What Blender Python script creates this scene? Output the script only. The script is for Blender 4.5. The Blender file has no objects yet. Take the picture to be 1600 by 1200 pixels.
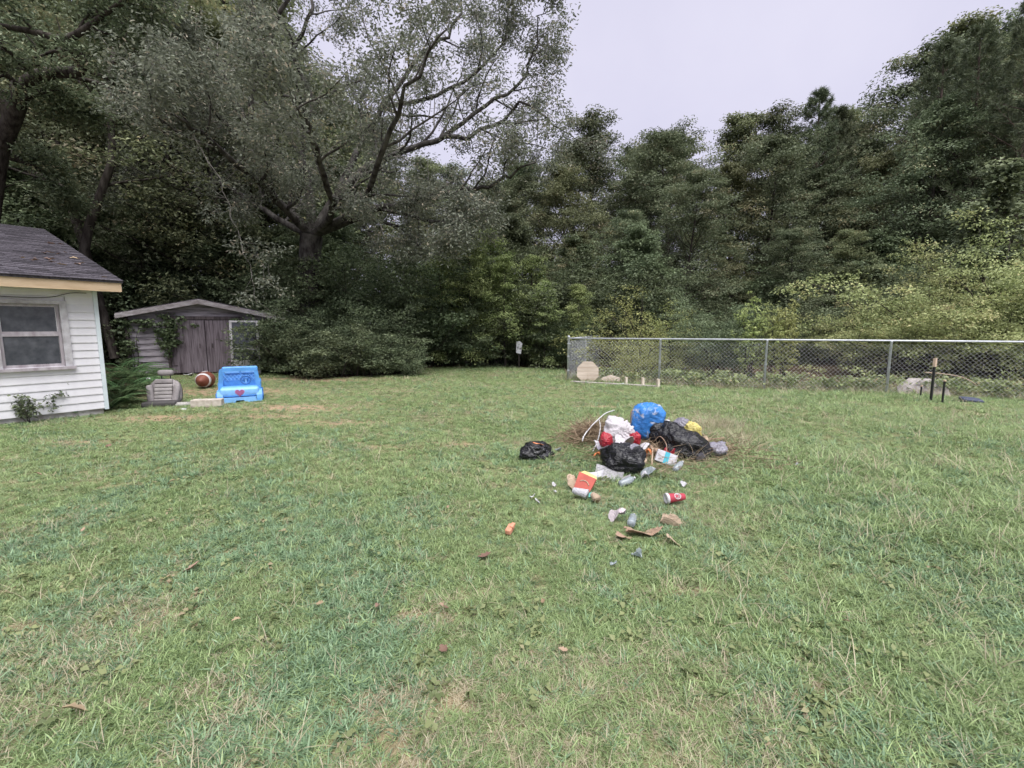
import bpy, bmesh, math, random
import numpy as np
from mathutils import Vector, Matrix, noise as mnoise

# ------------------------------------------------------------------ camera, world, sun, exposure
SC = bpy.context.scene
COL = SC.collection
R = math.radians
FPX, PITCH, EYE = 720.0, R(7.0), 1.5
cam_data = bpy.data.cameras.new('camera')
cam_data.sensor_width = 36.0
cam_data.lens = 36.0 * FPX / 1600.0
cam_data.clip_end = 2000.0
cam_data.clip_start = 0.05
cam = bpy.data.objects.new('camera', cam_data)
COL.objects.link(cam)
cam.location = (0, 0, EYE)
cam.rotation_euler = (R(90) - PITCH, 0, 0)
SC.camera = cam

SUN_EL, SUN_AZ = R(66), R(162)       # high, from behind the camera, through cloud
world = bpy.data.worlds.new('World')
SC.world = world
world.use_nodes = True
wn = world.node_tree
wn.nodes.clear()
w_out = wn.nodes.new('ShaderNodeOutputWorld')
w_sky = wn.nodes.new('ShaderNodeTexSky')
w_sky.sky_type = 'NISHITA'
w_sky.sun_disc = False
w_sky.sun_elevation = SUN_EL
w_sky.sun_rotation = SUN_AZ
w_b1 = wn.nodes.new('ShaderNodeBackground'); w_b1.inputs['Strength'].default_value = 0.05
w_b2 = wn.nodes.new('ShaderNodeBackground'); w_b2.inputs['Strength'].default_value = 0.44
w_tc = wn.nodes.new('ShaderNodeTexCoord')
w_nz = wn.nodes.new('ShaderNodeTexNoise'); w_nz.inputs['Scale'].default_value = 1.8; w_nz.inputs['Detail'].default_value = 6
w_rp = wn.nodes.new('ShaderNodeValToRGB')
w_rp.color_ramp.elements[0].position = 0.3; w_rp.color_ramp.elements[0].color = (0.575, 0.56, 0.72, 1)
w_rp.color_ramp.elements[1].position = 0.7; w_rp.color_ramp.elements[1].color = (0.73, 0.705, 0.84, 1)
w_mx = wn.nodes.new('ShaderNodeMixShader'); w_mx.inputs[0].default_value = 0.9
L = wn.links.new
L(w_tc.outputs['Generated'], w_nz.inputs['Vector'])
L(w_nz.outputs['Fac'], w_rp.inputs['Fac'])
L(w_rp.outputs['Color'], w_b2.inputs['Color'])
L(w_sky.outputs['Color'], w_b1.inputs['Color'])
L(w_b1.outputs[0], w_mx.inputs[1]); L(w_b2.outputs[0], w_mx.inputs[2])
L(w_mx.outputs[0], w_out.inputs['Surface'])

sun_data = bpy.data.lights.new('sun', 'SUN')
sun_data.energy = 2.2
sun_data.angle = R(55)
sun_data.color = (1.0, 0.985, 0.96)
sun = bpy.data.objects.new('sun', sun_data)
COL.objects.link(sun)
sd = Vector((math.sin(SUN_AZ) * math.cos(SUN_EL), math.cos(SUN_AZ) * math.cos(SUN_EL), math.sin(SUN_EL)))
sun.rotation_euler = sd.to_track_quat('Z', 'Y').to_euler()
sun.location = (0, -5, 30)

SC.render.engine = 'CYCLES'
SC.view_settings.view_transform = 'Standard'
SC.view_settings.look = 'None'
SC.view_settings.gamma = 1.0
SC.view_settings.use_curve_mapping = False
SC.view_settings.exposure = 1.42
cy = SC.cycles
cy.max_bounces = 5; cy.diffuse_bounces = 4; cy.glossy_bounces = 2; cy.transmission_bounces = 3
cy.use_adaptive_sampling = True; cy.adaptive_threshold = 0.03
cy.transparent_max_bounces = 6; cy.volume_bounces = 0
cy.use_denoising = True
cy.sample_clamp_indirect = 6.0
try:
    cy.denoiser = 'OPENIMAGEDENOISE'
    cy.denoising_input_passes = 'RGB_ALBEDO_NORMAL'
except Exception:
    pass

# ------------------------------------------------------------------ camera geometry used to survey the place
CP, SP = math.cos(PITCH), math.sin(PITCH)
def ray(px, py):
    u, v = (px - 800) / FPX, (600 - py) / FPX
    return u, CP + v * SP, v * CP - SP
def G(px, py):                      # ground point seen at a photograph pixel
    u, f, z = ray(px, py)
    t = -EYE / z
    return u * t, f * t
def at(px, py, Y):                  # point at world depth Y
    u, f, z = ray(px, py)
    return np.array((u * Y / f, Y, EYE + z * Y / f))
def pz(py, Y):
    return at(800, py, Y)[2]

PILE = (1.55, 5.35)
PILE2 = (1.12, 5.95)
def gz(x, y):
    h = 0.025 * np.sin(x * 0.55 + 1.0) * np.cos(y * 0.43) + 0.018 * np.sin(x * 1.3 + y * 0.9)
    h = h * np.clip((np.hypot(x, y) - 0.5) / 3.0, 0, 1)
    d2 = ((x - PILE[0]) / 0.75) ** 2 + ((y - PILE[1]) / 0.55) ** 2
    d3 = ((x - PILE2[0]) / 0.38) ** 2 + ((y - PILE2[1]) / 0.35) ** 2
    return h + 0.07 * np.exp(-d2) + 0.09 * np.exp(-d3)

# ------------------------------------------------------------------ mesh helpers
def mesh_np(name, V, F, mat=None, smooth=False, attr=None):
    V = np.asarray(V, np.float32).reshape(-1, 3)
    if isinstance(F, np.ndarray):
        F = [F]
    F = [np.asarray(f, np.int32) for f in F if len(f)]
    me = bpy.data.meshes.new(name)
    me.vertices.add(len(V)); me.vertices.foreach_set('co', V.ravel())
    idx = np.concatenate([f.ravel() for f in F])
    tot = np.concatenate([np.full(len(f), f.shape[1], np.int32) for f in F])
    start = np.concatenate([[0], np.cumsum(tot)[:-1]]).astype(np.int32)
    me.loops.add(len(idx)); me.loops.foreach_set('vertex_index', idx)
    me.polygons.add(len(tot)); me.polygons.foreach_set('loop_start', start)
    if smooth:
        me.polygons.foreach_set('use_smooth', np.ones(len(tot), bool))
    me.update(calc_edges=True)
    if attr is not None:
        for k, (dom, val) in attr.items():
            a = me.attributes.new(k, 'FLOAT', dom)
            a.data.foreach_set('value', np.asarray(val, np.float32))
    if mat is not None:
        me.materials.append(mat)
    return me

def link(name, me, parent=None, loc=None, rot=None, scale=None):
    o = bpy.data.objects.new(name, me)
    COL.objects.link(o)
    if parent is not None: o.parent = parent
    if loc is not None: o.location = [float(c) for c in loc]
    if rot is not None: o.rotation_euler = rot
    if scale is not None: o.scale = (scale,) * 3 if np.isscalar(scale) else scale
    return o

def tag(o, label, cat, group=None):
    o['label'] = label; o['category'] = cat
    if group: o['group'] = group
    return o

def thing(name, label, cat, loc=(0, 0, 0), rz=0.0, group=None, scale=1.0):
    o = bpy.data.objects.new(name, None)
    o.empty_display_size = 0.2
    COL.objects.link(o)
    o.location = [float(c) for c in loc]; o.rotation_euler = (0, 0, rz)
    o.scale = (scale,) * 3 if np.isscalar(scale) else scale
    return tag(o, label, cat, group)

class MB:
    """collects simple solids into one mesh"""
    def __init__(s): s.v = []; s.f = []; s.n = 0
    def add(s, V, F):
        V = np.asarray(V, float).reshape(-1, 3)
        s.v.append(V); s.f += [[int(i) + s.n for i in f] for f in F]; s.n += len(V); return s
    def box(s, c, d, rot=None):
        x, y, z = np.asarray(d, float) / 2
        V = np.array([(i * x, j * y, k * z) for k in (-1, 1) for j in (-1, 1) for i in (-1, 1)])
        if rot is not None: V = V @ np.array(rot.to_3x3()).T
        return s.add(V + np.asarray(c, float), [(0, 2, 3, 1), (4, 5, 7, 6), (0, 1, 5, 4), (2, 6, 7, 3), (0, 4, 6, 2), (1, 3, 7, 5)])
    def rbox(s, c, d, r=0.02, seg=2, rot=None):
        bm = bmesh.new(); bmesh.ops.create_cube(bm, size=1.0)
        bmesh.ops.scale(bm, vec=d, verts=bm.verts)
        bmesh.ops.bevel(bm, geom=bm.edges[:], offset=min(r, min(d) * 0.49), segments=seg, affect='EDGES', profile=0.5)
        bm.verts.ensure_lookup_table()
        V = np.array([v.co[:] for v in bm.verts]); F = [[v.index for v in f.verts] for f in bm.faces]
        bm.free()
        if rot is not None: V = V @ np.array(rot.to_3x3()).T
        return s.add(V + np.asarray(c, float), F)
    def prism(s, poly, axis, a, b):
        """extrude a 2-D outline; axis x/y/z, from a to b"""
        n = len(poly); V = []
        for w in (a, b):
            for p, q in poly:
                V.append({'x': (w, p, q), 'y': (p, w, q), 'z': (p, q, w)}[axis])
        F = [list(range(n))[::-1], list(range(n, 2 * n))] + [(i, (i + 1) % n, n + (i + 1) % n, n + i) for i in range(n)]
        return s.add(V, F)
    def tube(s, pts, rad, k=8):
        V, F = tube(np.asarray(pts, float), np.broadcast_to(np.asarray(rad, float), (len(pts),)), k)
        n = len(V)
        return s.add(V, [tuple(f) for f in F] + [tuple(range(k))[::-1], tuple(range(n - k, n))])
    def lathe(s, prof, k=24, M=None):
        V = []; F = []
        for r, z in prof:
            for i in range(k):
                a = 2 * math.pi * i / k
                V.append((r * math.cos(a), r * math.sin(a), z))
        for j in range(len(prof) - 1):
            for i in range(k):
                F.append((j * k + i, j * k + (i + 1) % k, (j + 1) * k + (i + 1) % k, (j + 1) * k + i))
        F.append(tuple(range(k))[::-1]); F.append(tuple(range((len(prof) - 1) * k, len(prof) * k)))
        V = np.array(V)
        if M is not None: V = V @ np.array(M.to_3x3()).T + np.array(M.translation)
        return s.add(V, F)
    def mesh(s, name, mat, smooth=False):
        me = bpy.data.meshes.new(name)
        me.from_pydata([tuple(map(float, p)) for p in np.concatenate(s.v)], [], s.f)
        me.update()
        bm = bmesh.new(); bm.from_mesh(me); bmesh.ops.recalc_face_normals(bm, faces=bm.faces); bm.to_mesh(me); bm.free()
        if smooth: me.polygons.foreach_set('use_smooth', np.ones(len(me.polygons), bool))
        me.materials.append(mat)
        return me
    def build(s, name, mat, parent=None, smooth=False, loc=None, rot=None):
        return link(name, s.mesh(name, mat, smooth), parent, loc, rot)

def tube(P, rad, k):
    n = len(P)
    T = np.gradient(P, axis=0); T /= np.linalg.norm(T, axis=1, keepdims=True) + 1e-9
    ref = np.array((0.31, 0.17, 0.93)) if abs(T[:, 2].mean()) < 0.8 else np.array((0.95, 0.3, 0.1))
    A = np.cross(T, ref); A /= np.linalg.norm(A, axis=1, keepdims=True) + 1e-9
    B = np.cross(T, A)
    th = np.arange(k) * 2 * math.pi / k
    V = P[:, None] + rad[:, None, None] * (A[:, None] * np.cos(th)[None, :, None] + B[:, None] * np.sin(th)[None, :, None])
    i = np.arange(n - 1)[:, None] * k; j = np.arange(k)[None]; j2 = (j + 1) % k
    F = np.stack([i + j, i + j2, i + k + j2, i + k + j], -1).reshape(-1, 4)
    return V.reshape(-1, 3), F

def tubes(polys):                    # [(pts, radii, sides)]
    Vs = []; Fs = []; n = 0
    for P, r, k in polys:
        V, F = tube(P, r, k); Vs.append(V); Fs.append(F + n); n += len(V)
    return np.concatenate(Vs), np.concatenate(Fs)

def unit(A): return A / (np.linalg.norm(A, axis=-1, keepdims=True) + 1e-9)

def leaf_geo(C, A, N, Ln, Wd, hexa=False, droop=0.25):
    """leaf blades: base C, axis A, normal N"""
    A = unit(A); S = unit(np.cross(A, N)); N = np.cross(S, A)
    Ln = np.broadcast_to(Ln, (len(C),))[:, None]; Wd = np.broadcast_to(Wd, (len(C),))[:, None] / 2
    tip = C + A * Ln - N * Ln * droop
    n = len(C); b = np.arange(n)[:, None]
    if not hexa:
        m = C + A * Ln * 0.48
        V = np.stack([C, m + S * Wd + N * Wd * 0.3, tip, m - S * Wd + N * Wd * 0.3], 1)
        F = b * 4 + np.array([[0, 1, 2, 3]])
    else:
        m1 = C + A * Ln * 0.3; m2 = C + A * Ln * 0.72 - N * Ln * droop * 0.5
        V = np.stack([C, m1 + S * Wd * 0.75 + N * Wd * 0.3, m2 + S * Wd + N * Wd * 0.3, tip, m2 - S * Wd + N * Wd * 0.3, m1 - S * Wd * 0.75 + N * Wd * 0.3], 1)
        F = np.concatenate([b * 6 + np.array([[0, 1, 2, 3]]), b * 6 + np.array([[0, 3, 4, 5]])])
    return V.reshape(-1, 3), F

def rand_unit(rng, n):
    return unit(rng.normal(size=(n, 3)))

def foliage(rng, centres, spread, per, Ln, Wd, up=0.8, hexa=False, out=None, flat=0.42):
    """per leaves round each centre; returns V,F,rnd with a clump tone in the random value"""
    n = len(centres) * per
    if not np.isscalar(spread): spread = np.repeat(spread, per)[:, None]
    C = np.repeat(centres, per, 0)
    off = rand_unit(rng, n) * rng.uniform(0, 1, (n, 1)) ** 0.55 * spread * 1.7 * np.array((1, 1, flat))
    C = C + off
    A = rand_unit(rng, n); A[:, 2] = A[:, 2] * 0.5 - 0.15
    A = unit(A + unit(off) * np.array((0.7, 0.7, 0.25)))
    N = rand_unit(rng, n) * 0.75; N[:, 2] += up
    if out is not None: N += np.repeat(out, per, 0) * 0.4
    s = rng.uniform(0.65, 1.25, n)
    V, F = leaf_geo(C, A, unit(N), Ln * s, Wd * s, hexa)
    tone = np.clip(np.repeat(rng.normal(0.48, 0.23, len(centres)), per) + rng.normal(0, 0.16, n), 0, 1)
    if hexa: tone = np.concatenate([tone, tone])
    return V, F, tone

def foliage_mesh(name, fol, mat):
    V, F, t = fol
    return mesh_np(name, V, F, mat, attr={'rnd': ('FACE', t)})

def smooth_path(P, m):
    P = np.asarray(P, float); n = len(P); out = []
    for i in range(n - 1):
        p0, p1, p2, p3 = P[max(i - 1, 0)], P[i], P[i + 1], P[min(i + 2, n - 1)]
        for t in np.arange(m) / m:
            out.append(0.5 * ((2 * p1) + (-p0 + p2) * t + (2 * p0 - 5 * p1 + 4 * p2 - p3) * t * t + (-p0 + 3 * p1 - 3 * p2 + p3) * t ** 3))
    out.append(P[-1]); return np.array(out)

def wander(rng, p, d, length, n, wob, trop):
    d = unit(np.asarray(d, float)); P = [np.asarray(p, float)]; st = length / n
    for _ in range(n):
        d = unit(d + rng.normal(size=3) * wob + np.array((0, 0, trop)))
        P.append(P[-1] + d * st)
    return np.array(P)

def spawn(rng, parents, per, lr, t0, ang, wob, trop, nseg, rr, k, lmin=0.15):
    """side branches on every parent polyline"""
    out = []
    for P, r, _ in parents:
        Lp = np.linalg.norm(np.diff(P, axis=0), axis=1).sum()
        for t in np.linspace(t0, 0.98, per) + rng.uniform(-0.04, 0.04, per):
            f = min(max(t, 0), 0.995) * (len(P) - 1); i = int(f)
            p = P[i] + (P[i + 1] - P[i]) * (f - i); T = unit(P[i + 1] - P[i])
            q = rand_unit(rng, 1)[0]; q = unit(q - T * (q @ T))
            a = ang * rng.uniform(0.7, 1.3)
            d = T * math.cos(a) + q * math.sin(a)
            ln = max(lmin, Lp * lr * (1.15 - 0.6 * t) * rng.uniform(0.6, 1.35))
            Q = wander(rng, p, d, ln, nseg, wob, trop)
            r0 = max(0.006, float(np.interp(f, np.arange(len(r)), r)) * rr)
            out.append((Q, np.linspace(r0, r0 * 0.3, len(Q)), k))
    return out

# ------------------------------------------------------------------ materials
def nt(name):
    m = bpy.data.materials.new(name); m.use_nodes = True
    t = m.node_tree; b = t.nodes['Principled BSDF']
    return m, t, b
def ramp(t, stops):
    r = t.nodes.new('ShaderNodeValToRGB')
    e = r.color_ramp.elements
    while len(e) < len(stops): e.new(0.5)
    for i, (p, c) in enumerate(stops):
        e[i].position = p; e[i].color = (*c, 1)
    return r
def noise_node(t, scale, detail=4, rough=0.6, coord='Object', stretch=None):
    tc = t.nodes.new('ShaderNodeTexCoord'); n = t.nodes.new('ShaderNodeTexNoise')
    n.inputs['Scale'].default_value = scale; n.inputs['Detail'].default_value = detail; n.inputs['Roughness'].default_value = rough
    src = tc.outputs[coord]
    if stretch:
        mp = t.nodes.new('ShaderNodeMapping'); mp.inputs['Scale'].default_value = stretch
        t.links.new(src, mp.inputs['Vector']); src = mp.outputs['Vector']
    t.links.new(src, n.inputs['Vector'])
    return n
def bump(t, b, h, strength=0.3, dist=0.01):
    bp = t.nodes.new('ShaderNodeBump'); bp.inputs['Strength'].default_value = strength; bp.inputs['Distance'].default_value = dist
    t.links.new(h, bp.inputs['Height']); t.links.new(bp.outputs['Normal'], b.inputs['Normal'])
def surf(name, c0, c1, scale=6, rough=0.7, bmp=0.2, bdist=0.01, stretch=None, detail=5, spec=0.3, c2=None, metal=0.0, bscale=None, lo=0.35, hi=0.65):
    m, t, b = nt(name)
    n = noise_node(t, scale, detail, stretch=stretch)
    stops = [(lo, c0), (hi, c1)] if c2 is None else [(lo, c0), ((lo + hi) / 2, c1), (hi, c2)]
    r = ramp(t, stops)
    t.links.new(n.outputs['Fac'], r.inputs['Fac']); t.links.new(r.outputs['Color'], b.inputs['Base Color'])
    b.inputs['Roughness'].default_value = rough; b.inputs['Specular IOR Level'].default_value = spec
    b.inputs['Metallic'].default_value = metal
    if bmp:
        n2 = noise_node(t, bscale or scale * 3, 5, stretch=stretch)
        bump(t, b, n2.outputs['Fac'], bmp, bdist)
    return m
def leafmat(name, dark, light, rough=0.55, trans=0.30, spec=0.28, warm=None):
    m, t, b = nt(name)
    at_ = t.nodes.new('ShaderNodeAttribute'); at_.attribute_name = 'rnd'
    st = [(0.0, dark), (0.85, light)]
    if warm: st.append((1.0, warm))
    r = ramp(t, st)
    t.links.new(at_.outputs['Fac'], r.inputs['Fac'])
    oi = t.nodes.new('ShaderNodeObjectInfo')
    hs = t.nodes.new('ShaderNodeHueSaturation')
    mr = t.nodes.new('ShaderNodeMapRange'); mr.inputs['To Min'].default_value = 0.8; mr.inputs['To Max'].default_value = 1.2
    mh = t.nodes.new('ShaderNodeMapRange'); mh.inputs['To Min'].default_value = 0.48; mh.inputs['To Max'].default_value = 0.52
    t.links.new(oi.outputs['Random'], mr.inputs['Value']); t.links.new(mr.outputs[0], hs.inputs['Value'])
    t.links.new(oi.outputs['Random'], mh.inputs['Value']); t.links.new(mh.outputs[0], hs.inputs['Hue'])
    t.links.new(r.outputs['Color'], hs.inputs['Color'])
    t.links.new(hs.outputs['Color'], b.inputs['Base Color'])
    b.inputs['Roughness'].default_value = rough; b.inputs['Specular IOR Level'].default_value = spec
    tr = t.nodes.new('ShaderNodeBsdfTranslucent'); t.links.new(hs.outputs['Color'], tr.inputs['Color'])
    mx = t.nodes.new('ShaderNodeMixShader'); mx.inputs[0].default_value = trans
    o = t.nodes['Material Output']
    t.links.new(b.outputs[0], mx.inputs[1]); t.links.new(tr.outputs[0], mx.inputs[2]); t.links.new(mx.outputs[0], o.inputs['Surface'])
    return m
def plain(name, c, rough=0.5, spec=0.4, var=0.12, metal=0.0):
    d = tuple(x * (1 - var) for x in c); e = tuple(min(1, x * (1 + var)) for x in c)
    return surf(name, d, e, 9, rough, 0.08, 0.004, spec=spec, metal=metal)

M = {}
M['oak_leaf'] = leafmat('oak_leaf', (0.085, 0.098, 0.07), (0.27, 0.285, 0.22), warm=(0.38, 0.33, 0.26))
M['forest_leaf'] = leafmat('forest_leaf', (0.066, 0.088, 0.048), (0.205, 0.24, 0.14), warm=(0.28, 0.26, 0.16))
M['forest_leaf_olive'] = leafmat('forest_leaf_olive', (0.092, 0.11, 0.055), (0.26, 0.28, 0.15), warm=(0.34, 0.3, 0.17))
M['understory_leaf'] = leafmat('understory_leaf', (0.068, 0.094, 0.05), (0.215, 0.26, 0.145))
M['bright_leaf'] = leafmat('bright_leaf', (0.13, 0.18, 0.06), (0.38, 0.44, 0.19))
M['gum_leaf'] = leafmat('gum_leaf', (0.075, 0.10, 0.055), (0.25, 0.29, 0.165))
M['bush_leaf'] = leafmat('bush_leaf', (0.15, 0.185, 0.075), (0.48, 0.52, 0.24), warm=(0.52, 0.48, 0.25))
M['lime_leaf'] = leafmat('lime_leaf', (0.22, 0.27, 0.09), (0.52, 0.57, 0.24))
M['ivy_leaf'] = leafmat('ivy_leaf', (0.05, 0.072, 0.036), (0.165, 0.205, 0.108))
M['pine_needle'] = leafmat('pine_needle', (0.05, 0.072, 0.04), (0.16, 0.185, 0.105), trans=0.1)
M['fern_leaf'] = leafmat('fern_leaf', (0.06, 0.12, 0.05), (0.16, 0.26, 0.11))
M['weed_leaf'] = leafmat('weed_leaf', (0.14, 0.19, 0.08), (0.36, 0.42, 0.2), warm=(0.42, 0.36, 0.22))
M['straw'] = leafmat('straw', (0.15, 0.105, 0.065), (0.34, 0.26, 0.17), trans=0.1, rough=0.7)
M['dead_leaf'] = leafmat('dead_leaf', (0.16, 0.1, 0.065), (0.34, 0.24, 0.17), trans=0.1, rough=0.7)
M['bark'] = surf('bark', (0.025, 0.02, 0.018), (0.085, 0.075, 0.066), 9, 0.95, 0.8, 0.03, (1, 1, 0.25), spec=0.1)
M['oak_bark'] = surf('oak_bark', (0.026, 0.022, 0.021), (0.115, 0.108, 0.10), 5, 0.95, 0.8, 0.03, (1, 1, 0.5), spec=0.1)
M['pale_twig'] = surf('pale_twig', (0.13, 0.12, 0.105), (0.34, 0.32, 0.29), 3, 0.9, 0.3, 0.01, spec=0.1)
M['pine_bark'] = surf('pine_bark', (0.06, 0.045, 0.04), (0.17, 0.13, 0.11), 7, 0.95, 0.8, 0.03, (1, 1, 0.3), spec=0.1)

# ------------------------------------------------------------------ ground
LAWN = np.array([(-45, -45), (45, -45), (45, -3.4), (16.5, 7.25), (1.57, 12.85), (1.9, 16.6), (-0.8, 17.7), (-3.3, 17.3), (-3.0, 14.9),
                 (-6.3, 13.6), (-8.0, 15.3), (-11.2, 13.9), (-8.6, 10.2), (-7.2, 8.0), (-10.6, 2.9), (-45, -10)])
def inside(x, y, poly=LAWN):
    c = np.zeros(np.shape(x), bool); j = len(poly) - 1
    for i in range(len(poly)):
        xi, yi = poly[i]; xj, yj = poly[j]
        c ^= ((yi > y) != (yj > y)) & (x < (xj - xi) * (y - yi) / (yj - yi + 1e-12) + xi)
        j = i
    return c
BARE = [(460, 640, 1.0, 0.45, .85), (245, 655, 1.0, 0.3, .9), (330, 612, 2.6, 1.1, .75), (540, 662, 0.9, 0.35, .6), (718, 691, 0.35, 0.2, .85),
        (130, 692, 0.5, 0.2, .55), (470, 592, 2.6, 0.5, .75), (655, 965, 0.35, 0.22, .5), (705, 1105, 0.10, 0.10, .9), (930, 634, 0.55, 0.12, .95),
        (560, 1110, .12, .1, .6), (330, 1080, .12, .1, .6), (30, 980, .15, .1, .7), (420, 655, .7, .2, .7), (610, 1180, .15, .1, .7),
        (1120, 560, 0.0, 0.0, 0), (1070, 930, .3, .15, .4), (1300, 1080, .2, .1, .4), (250, 960, .25, .15, .4), (590, 700, .5, .2, .4)]
def bare(x, y):
    v = np.zeros(np.shape(x))
    for px, py, rx, ry, s in BARE:
        if s <= 0: continue
        cx, cy_ = G(px, py)
        v = np.maximum(v, s * np.exp(-(((x - cx) / rx) ** 2 + ((y - cy_) / ry) ** 2) * 1.2))
    return v
def vnoise(x, y, s, seed=0):          # cheap smooth value noise
    x = np.asarray(x) * s + seed * 17.3; y = np.asarray(y) * s - seed * 9.1
    xi = np.floor(x); yi = np.floor(y); fx = x - xi; fy = y - yi
    fx = fx * fx * (3 - 2 * fx); fy = fy * fy * (3 - 2 * fy)
    h = lambda a, b: np.modf(np.abs(np.sin(a * 127.1 + b * 311.7 + seed * 5.7) * 43758.5453))[0]
    return (h(xi, yi) * (1 - fx) + h(xi + 1, yi) * fx) * (1 - fy) + (h(xi, yi + 1) * (1 - fx) + h(xi + 1, yi + 1) * fx) * fy
def fbm(x, y, s, seed=0):
    return (vnoise(x, y, s, seed) * 0.55 + vnoise(x, y, s * 2.1, seed + 1) * 0.3 + vnoise(x, y, s * 4.3, seed + 2) * 0.15)

gx = np.concatenate([[-600, -300, -150, -80, -45, -30, -22], np.arange(-17, 17.01, 0.17), [22, 30, 45, 80, 150, 300, 600]])
gy = np.concatenate([[-300, -120, -50, -20, -8, -3], np.arange(0, 20.01, 0.17), [23, 27, 33, 42, 60, 100, 200, 400, 800]])
GX, GY = np.meshgrid(gx, gy)
GZ = gz(GX, GY) + 0.012 * (fbm(GX, GY, 1.3, 3) - 0.5)
nx, ny = len(gx), len(gy)
I = (np.arange(ny - 1)[:, None] * nx + np.arange(nx - 1)[None]).reshape(-1)
mg, tg, bg = nt('lawn_soil')
n1 = noise_node(tg, 14, 6, 0.7); n2 = noise_node(tg, 90, 4, 0.7)
r1 = ramp(tg, [(0.3, (0.13, 0.14, 0.065)), (0.55, (0.22, 0.21, 0.115)), (0.75, (0.30, 0.25, 0.16))])
r2 = ramp(tg, [(0.3, (0.22, 0.13, 0.085)), (0.5, (0.36, 0.25, 0.165)), (0.7, (0.44, 0.35, 0.24))])
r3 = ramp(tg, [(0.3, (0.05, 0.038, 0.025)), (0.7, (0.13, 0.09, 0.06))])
ab = tg.nodes.new('ShaderNodeAttribute'); ab.attribute_name = 'bare'
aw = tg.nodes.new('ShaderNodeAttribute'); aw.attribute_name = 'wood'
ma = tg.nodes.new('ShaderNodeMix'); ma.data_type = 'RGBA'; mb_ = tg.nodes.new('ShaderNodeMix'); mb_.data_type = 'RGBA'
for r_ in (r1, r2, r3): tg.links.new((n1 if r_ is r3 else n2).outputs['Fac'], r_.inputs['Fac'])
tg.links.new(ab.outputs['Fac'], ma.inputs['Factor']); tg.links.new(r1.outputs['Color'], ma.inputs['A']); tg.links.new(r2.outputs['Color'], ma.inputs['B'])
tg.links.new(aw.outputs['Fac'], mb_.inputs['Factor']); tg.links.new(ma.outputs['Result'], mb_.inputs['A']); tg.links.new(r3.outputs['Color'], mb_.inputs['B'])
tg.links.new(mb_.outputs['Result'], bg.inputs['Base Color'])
bg.inputs['Roughness'].default_value = 0.95; bg.inputs['Specular IOR Level'].default_value = 0.1
bump(tg, bg, n2.outputs['Fac'], 0.6, 0.02)
BV = np.clip(bare(GX, GY) * 1.3 * (0.6 + 0.8 * fbm(GX, GY, 2.5, 9)), 0, 1)
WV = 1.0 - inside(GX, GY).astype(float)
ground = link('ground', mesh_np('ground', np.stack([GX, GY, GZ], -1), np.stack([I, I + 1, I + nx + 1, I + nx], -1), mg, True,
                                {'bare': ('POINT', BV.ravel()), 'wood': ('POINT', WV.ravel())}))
ground['kind'] = 'structure'
def ground_z(x, y): return float(gz(np.float64(x), np.float64(y)))
def GP(px, py, dz=0.0):
    x, y = G(px, py); return np.array((x, y, ground_z(x, y) + dz))

# ------------------------------------------------------------------ grass: blades in tufts, instanced over the lawn
def grassmat(name, dark, light, patch, ps=0.8):
    m, t, b = nt(name)
    at_ = t.nodes.new('ShaderNodeAttribute'); at_.attribute_name = 'rnd'
    r = ramp(t, [(0.0, dark), (1.0, light)])
    t.links.new(at_.outputs['Fac'], r.inputs['Fac'])
    g = t.nodes.new('ShaderNodeNewGeometry'); n = t.nodes.new('ShaderNodeTexNoise')
    n.inputs['Scale'].default_value = ps; n.inputs['Detail'].default_value = 4; n.inputs['Roughness'].default_value = 0.65
    t.links.new(g.outputs['Position'], n.inputs['Vector'])
    rr = ramp(t, [(0.42, (0, 0, 0)), (0.62, (1, 1, 1))]); t.links.new(n.outputs['Fac'], rr.inputs['Fac'])
    mx = t.nodes.new('ShaderNodeMix'); mx.data_type = 'RGBA'
    mul = t.nodes.new('ShaderNodeMath'); mul.operation = 'MULTIPLY'; mul.inputs[1].default_value = 0.7
    t.links.new(rr.outputs['Color'], mul.inputs[0]); t.links.new(mul.outputs[0], mx.inputs['Factor'])
    t.links.new(r.outputs['Color'], mx.inputs['A']); mx.inputs['B'].default_value = (*patch, 1)
    oi = t.nodes.new('ShaderNodeObjectInfo'); hs = t.nodes.new('ShaderNodeHueSaturation')
    mr = t.nodes.new('ShaderNodeMapRange'); mr.inputs['To Min'].default_value = 0.7; mr.inputs['To Max'].default_value = 1.25
    t.links.new(oi.outputs['Random'], mr.inputs['Value']); t.links.new(mr.outputs[0], hs.inputs['Value'])
    t.links.new(mx.outputs['Result'], hs.inputs['Color']); t.links.new(hs.outputs['Color'], b.inputs['Base Color'])
    b.inputs['Roughness'].default_value = 0.45; b.inputs['Specular IOR Level'].default_value = 0.4
    tr = t.nodes.new('ShaderNodeBsdfTranslucent'); t.links.new(hs.outputs['Color'], tr.inputs['Color'])
    ms = t.nodes.new('ShaderNodeMixShader'); ms.inputs[0].default_value = 0.35
    t.links.new(b.outputs[0], ms.inputs[1]); t.links.new(tr.outputs[0], ms.inputs[2]); t.links.new(ms.outputs[0], t.nodes['Material Output'].inputs['Surface'])
    return m
M['grass'] = grassmat('grass', (0.115, 0.185, 0.065), (0.385, 0.49, 0.225), (0.32, 0.4, 0.19))
M['crabgrass'] = grassmat('crabgrass', (0.1, 0.185, 0.1), (0.32, 0.44, 0.26), (0.22, 0.325, 0.18))
M['dry_grass'] = grassmat('dry_grass', (0.32, 0.27, 0.18), (0.54, 0.49, 0.35), (0.45, 0.4, 0.27))

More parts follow.
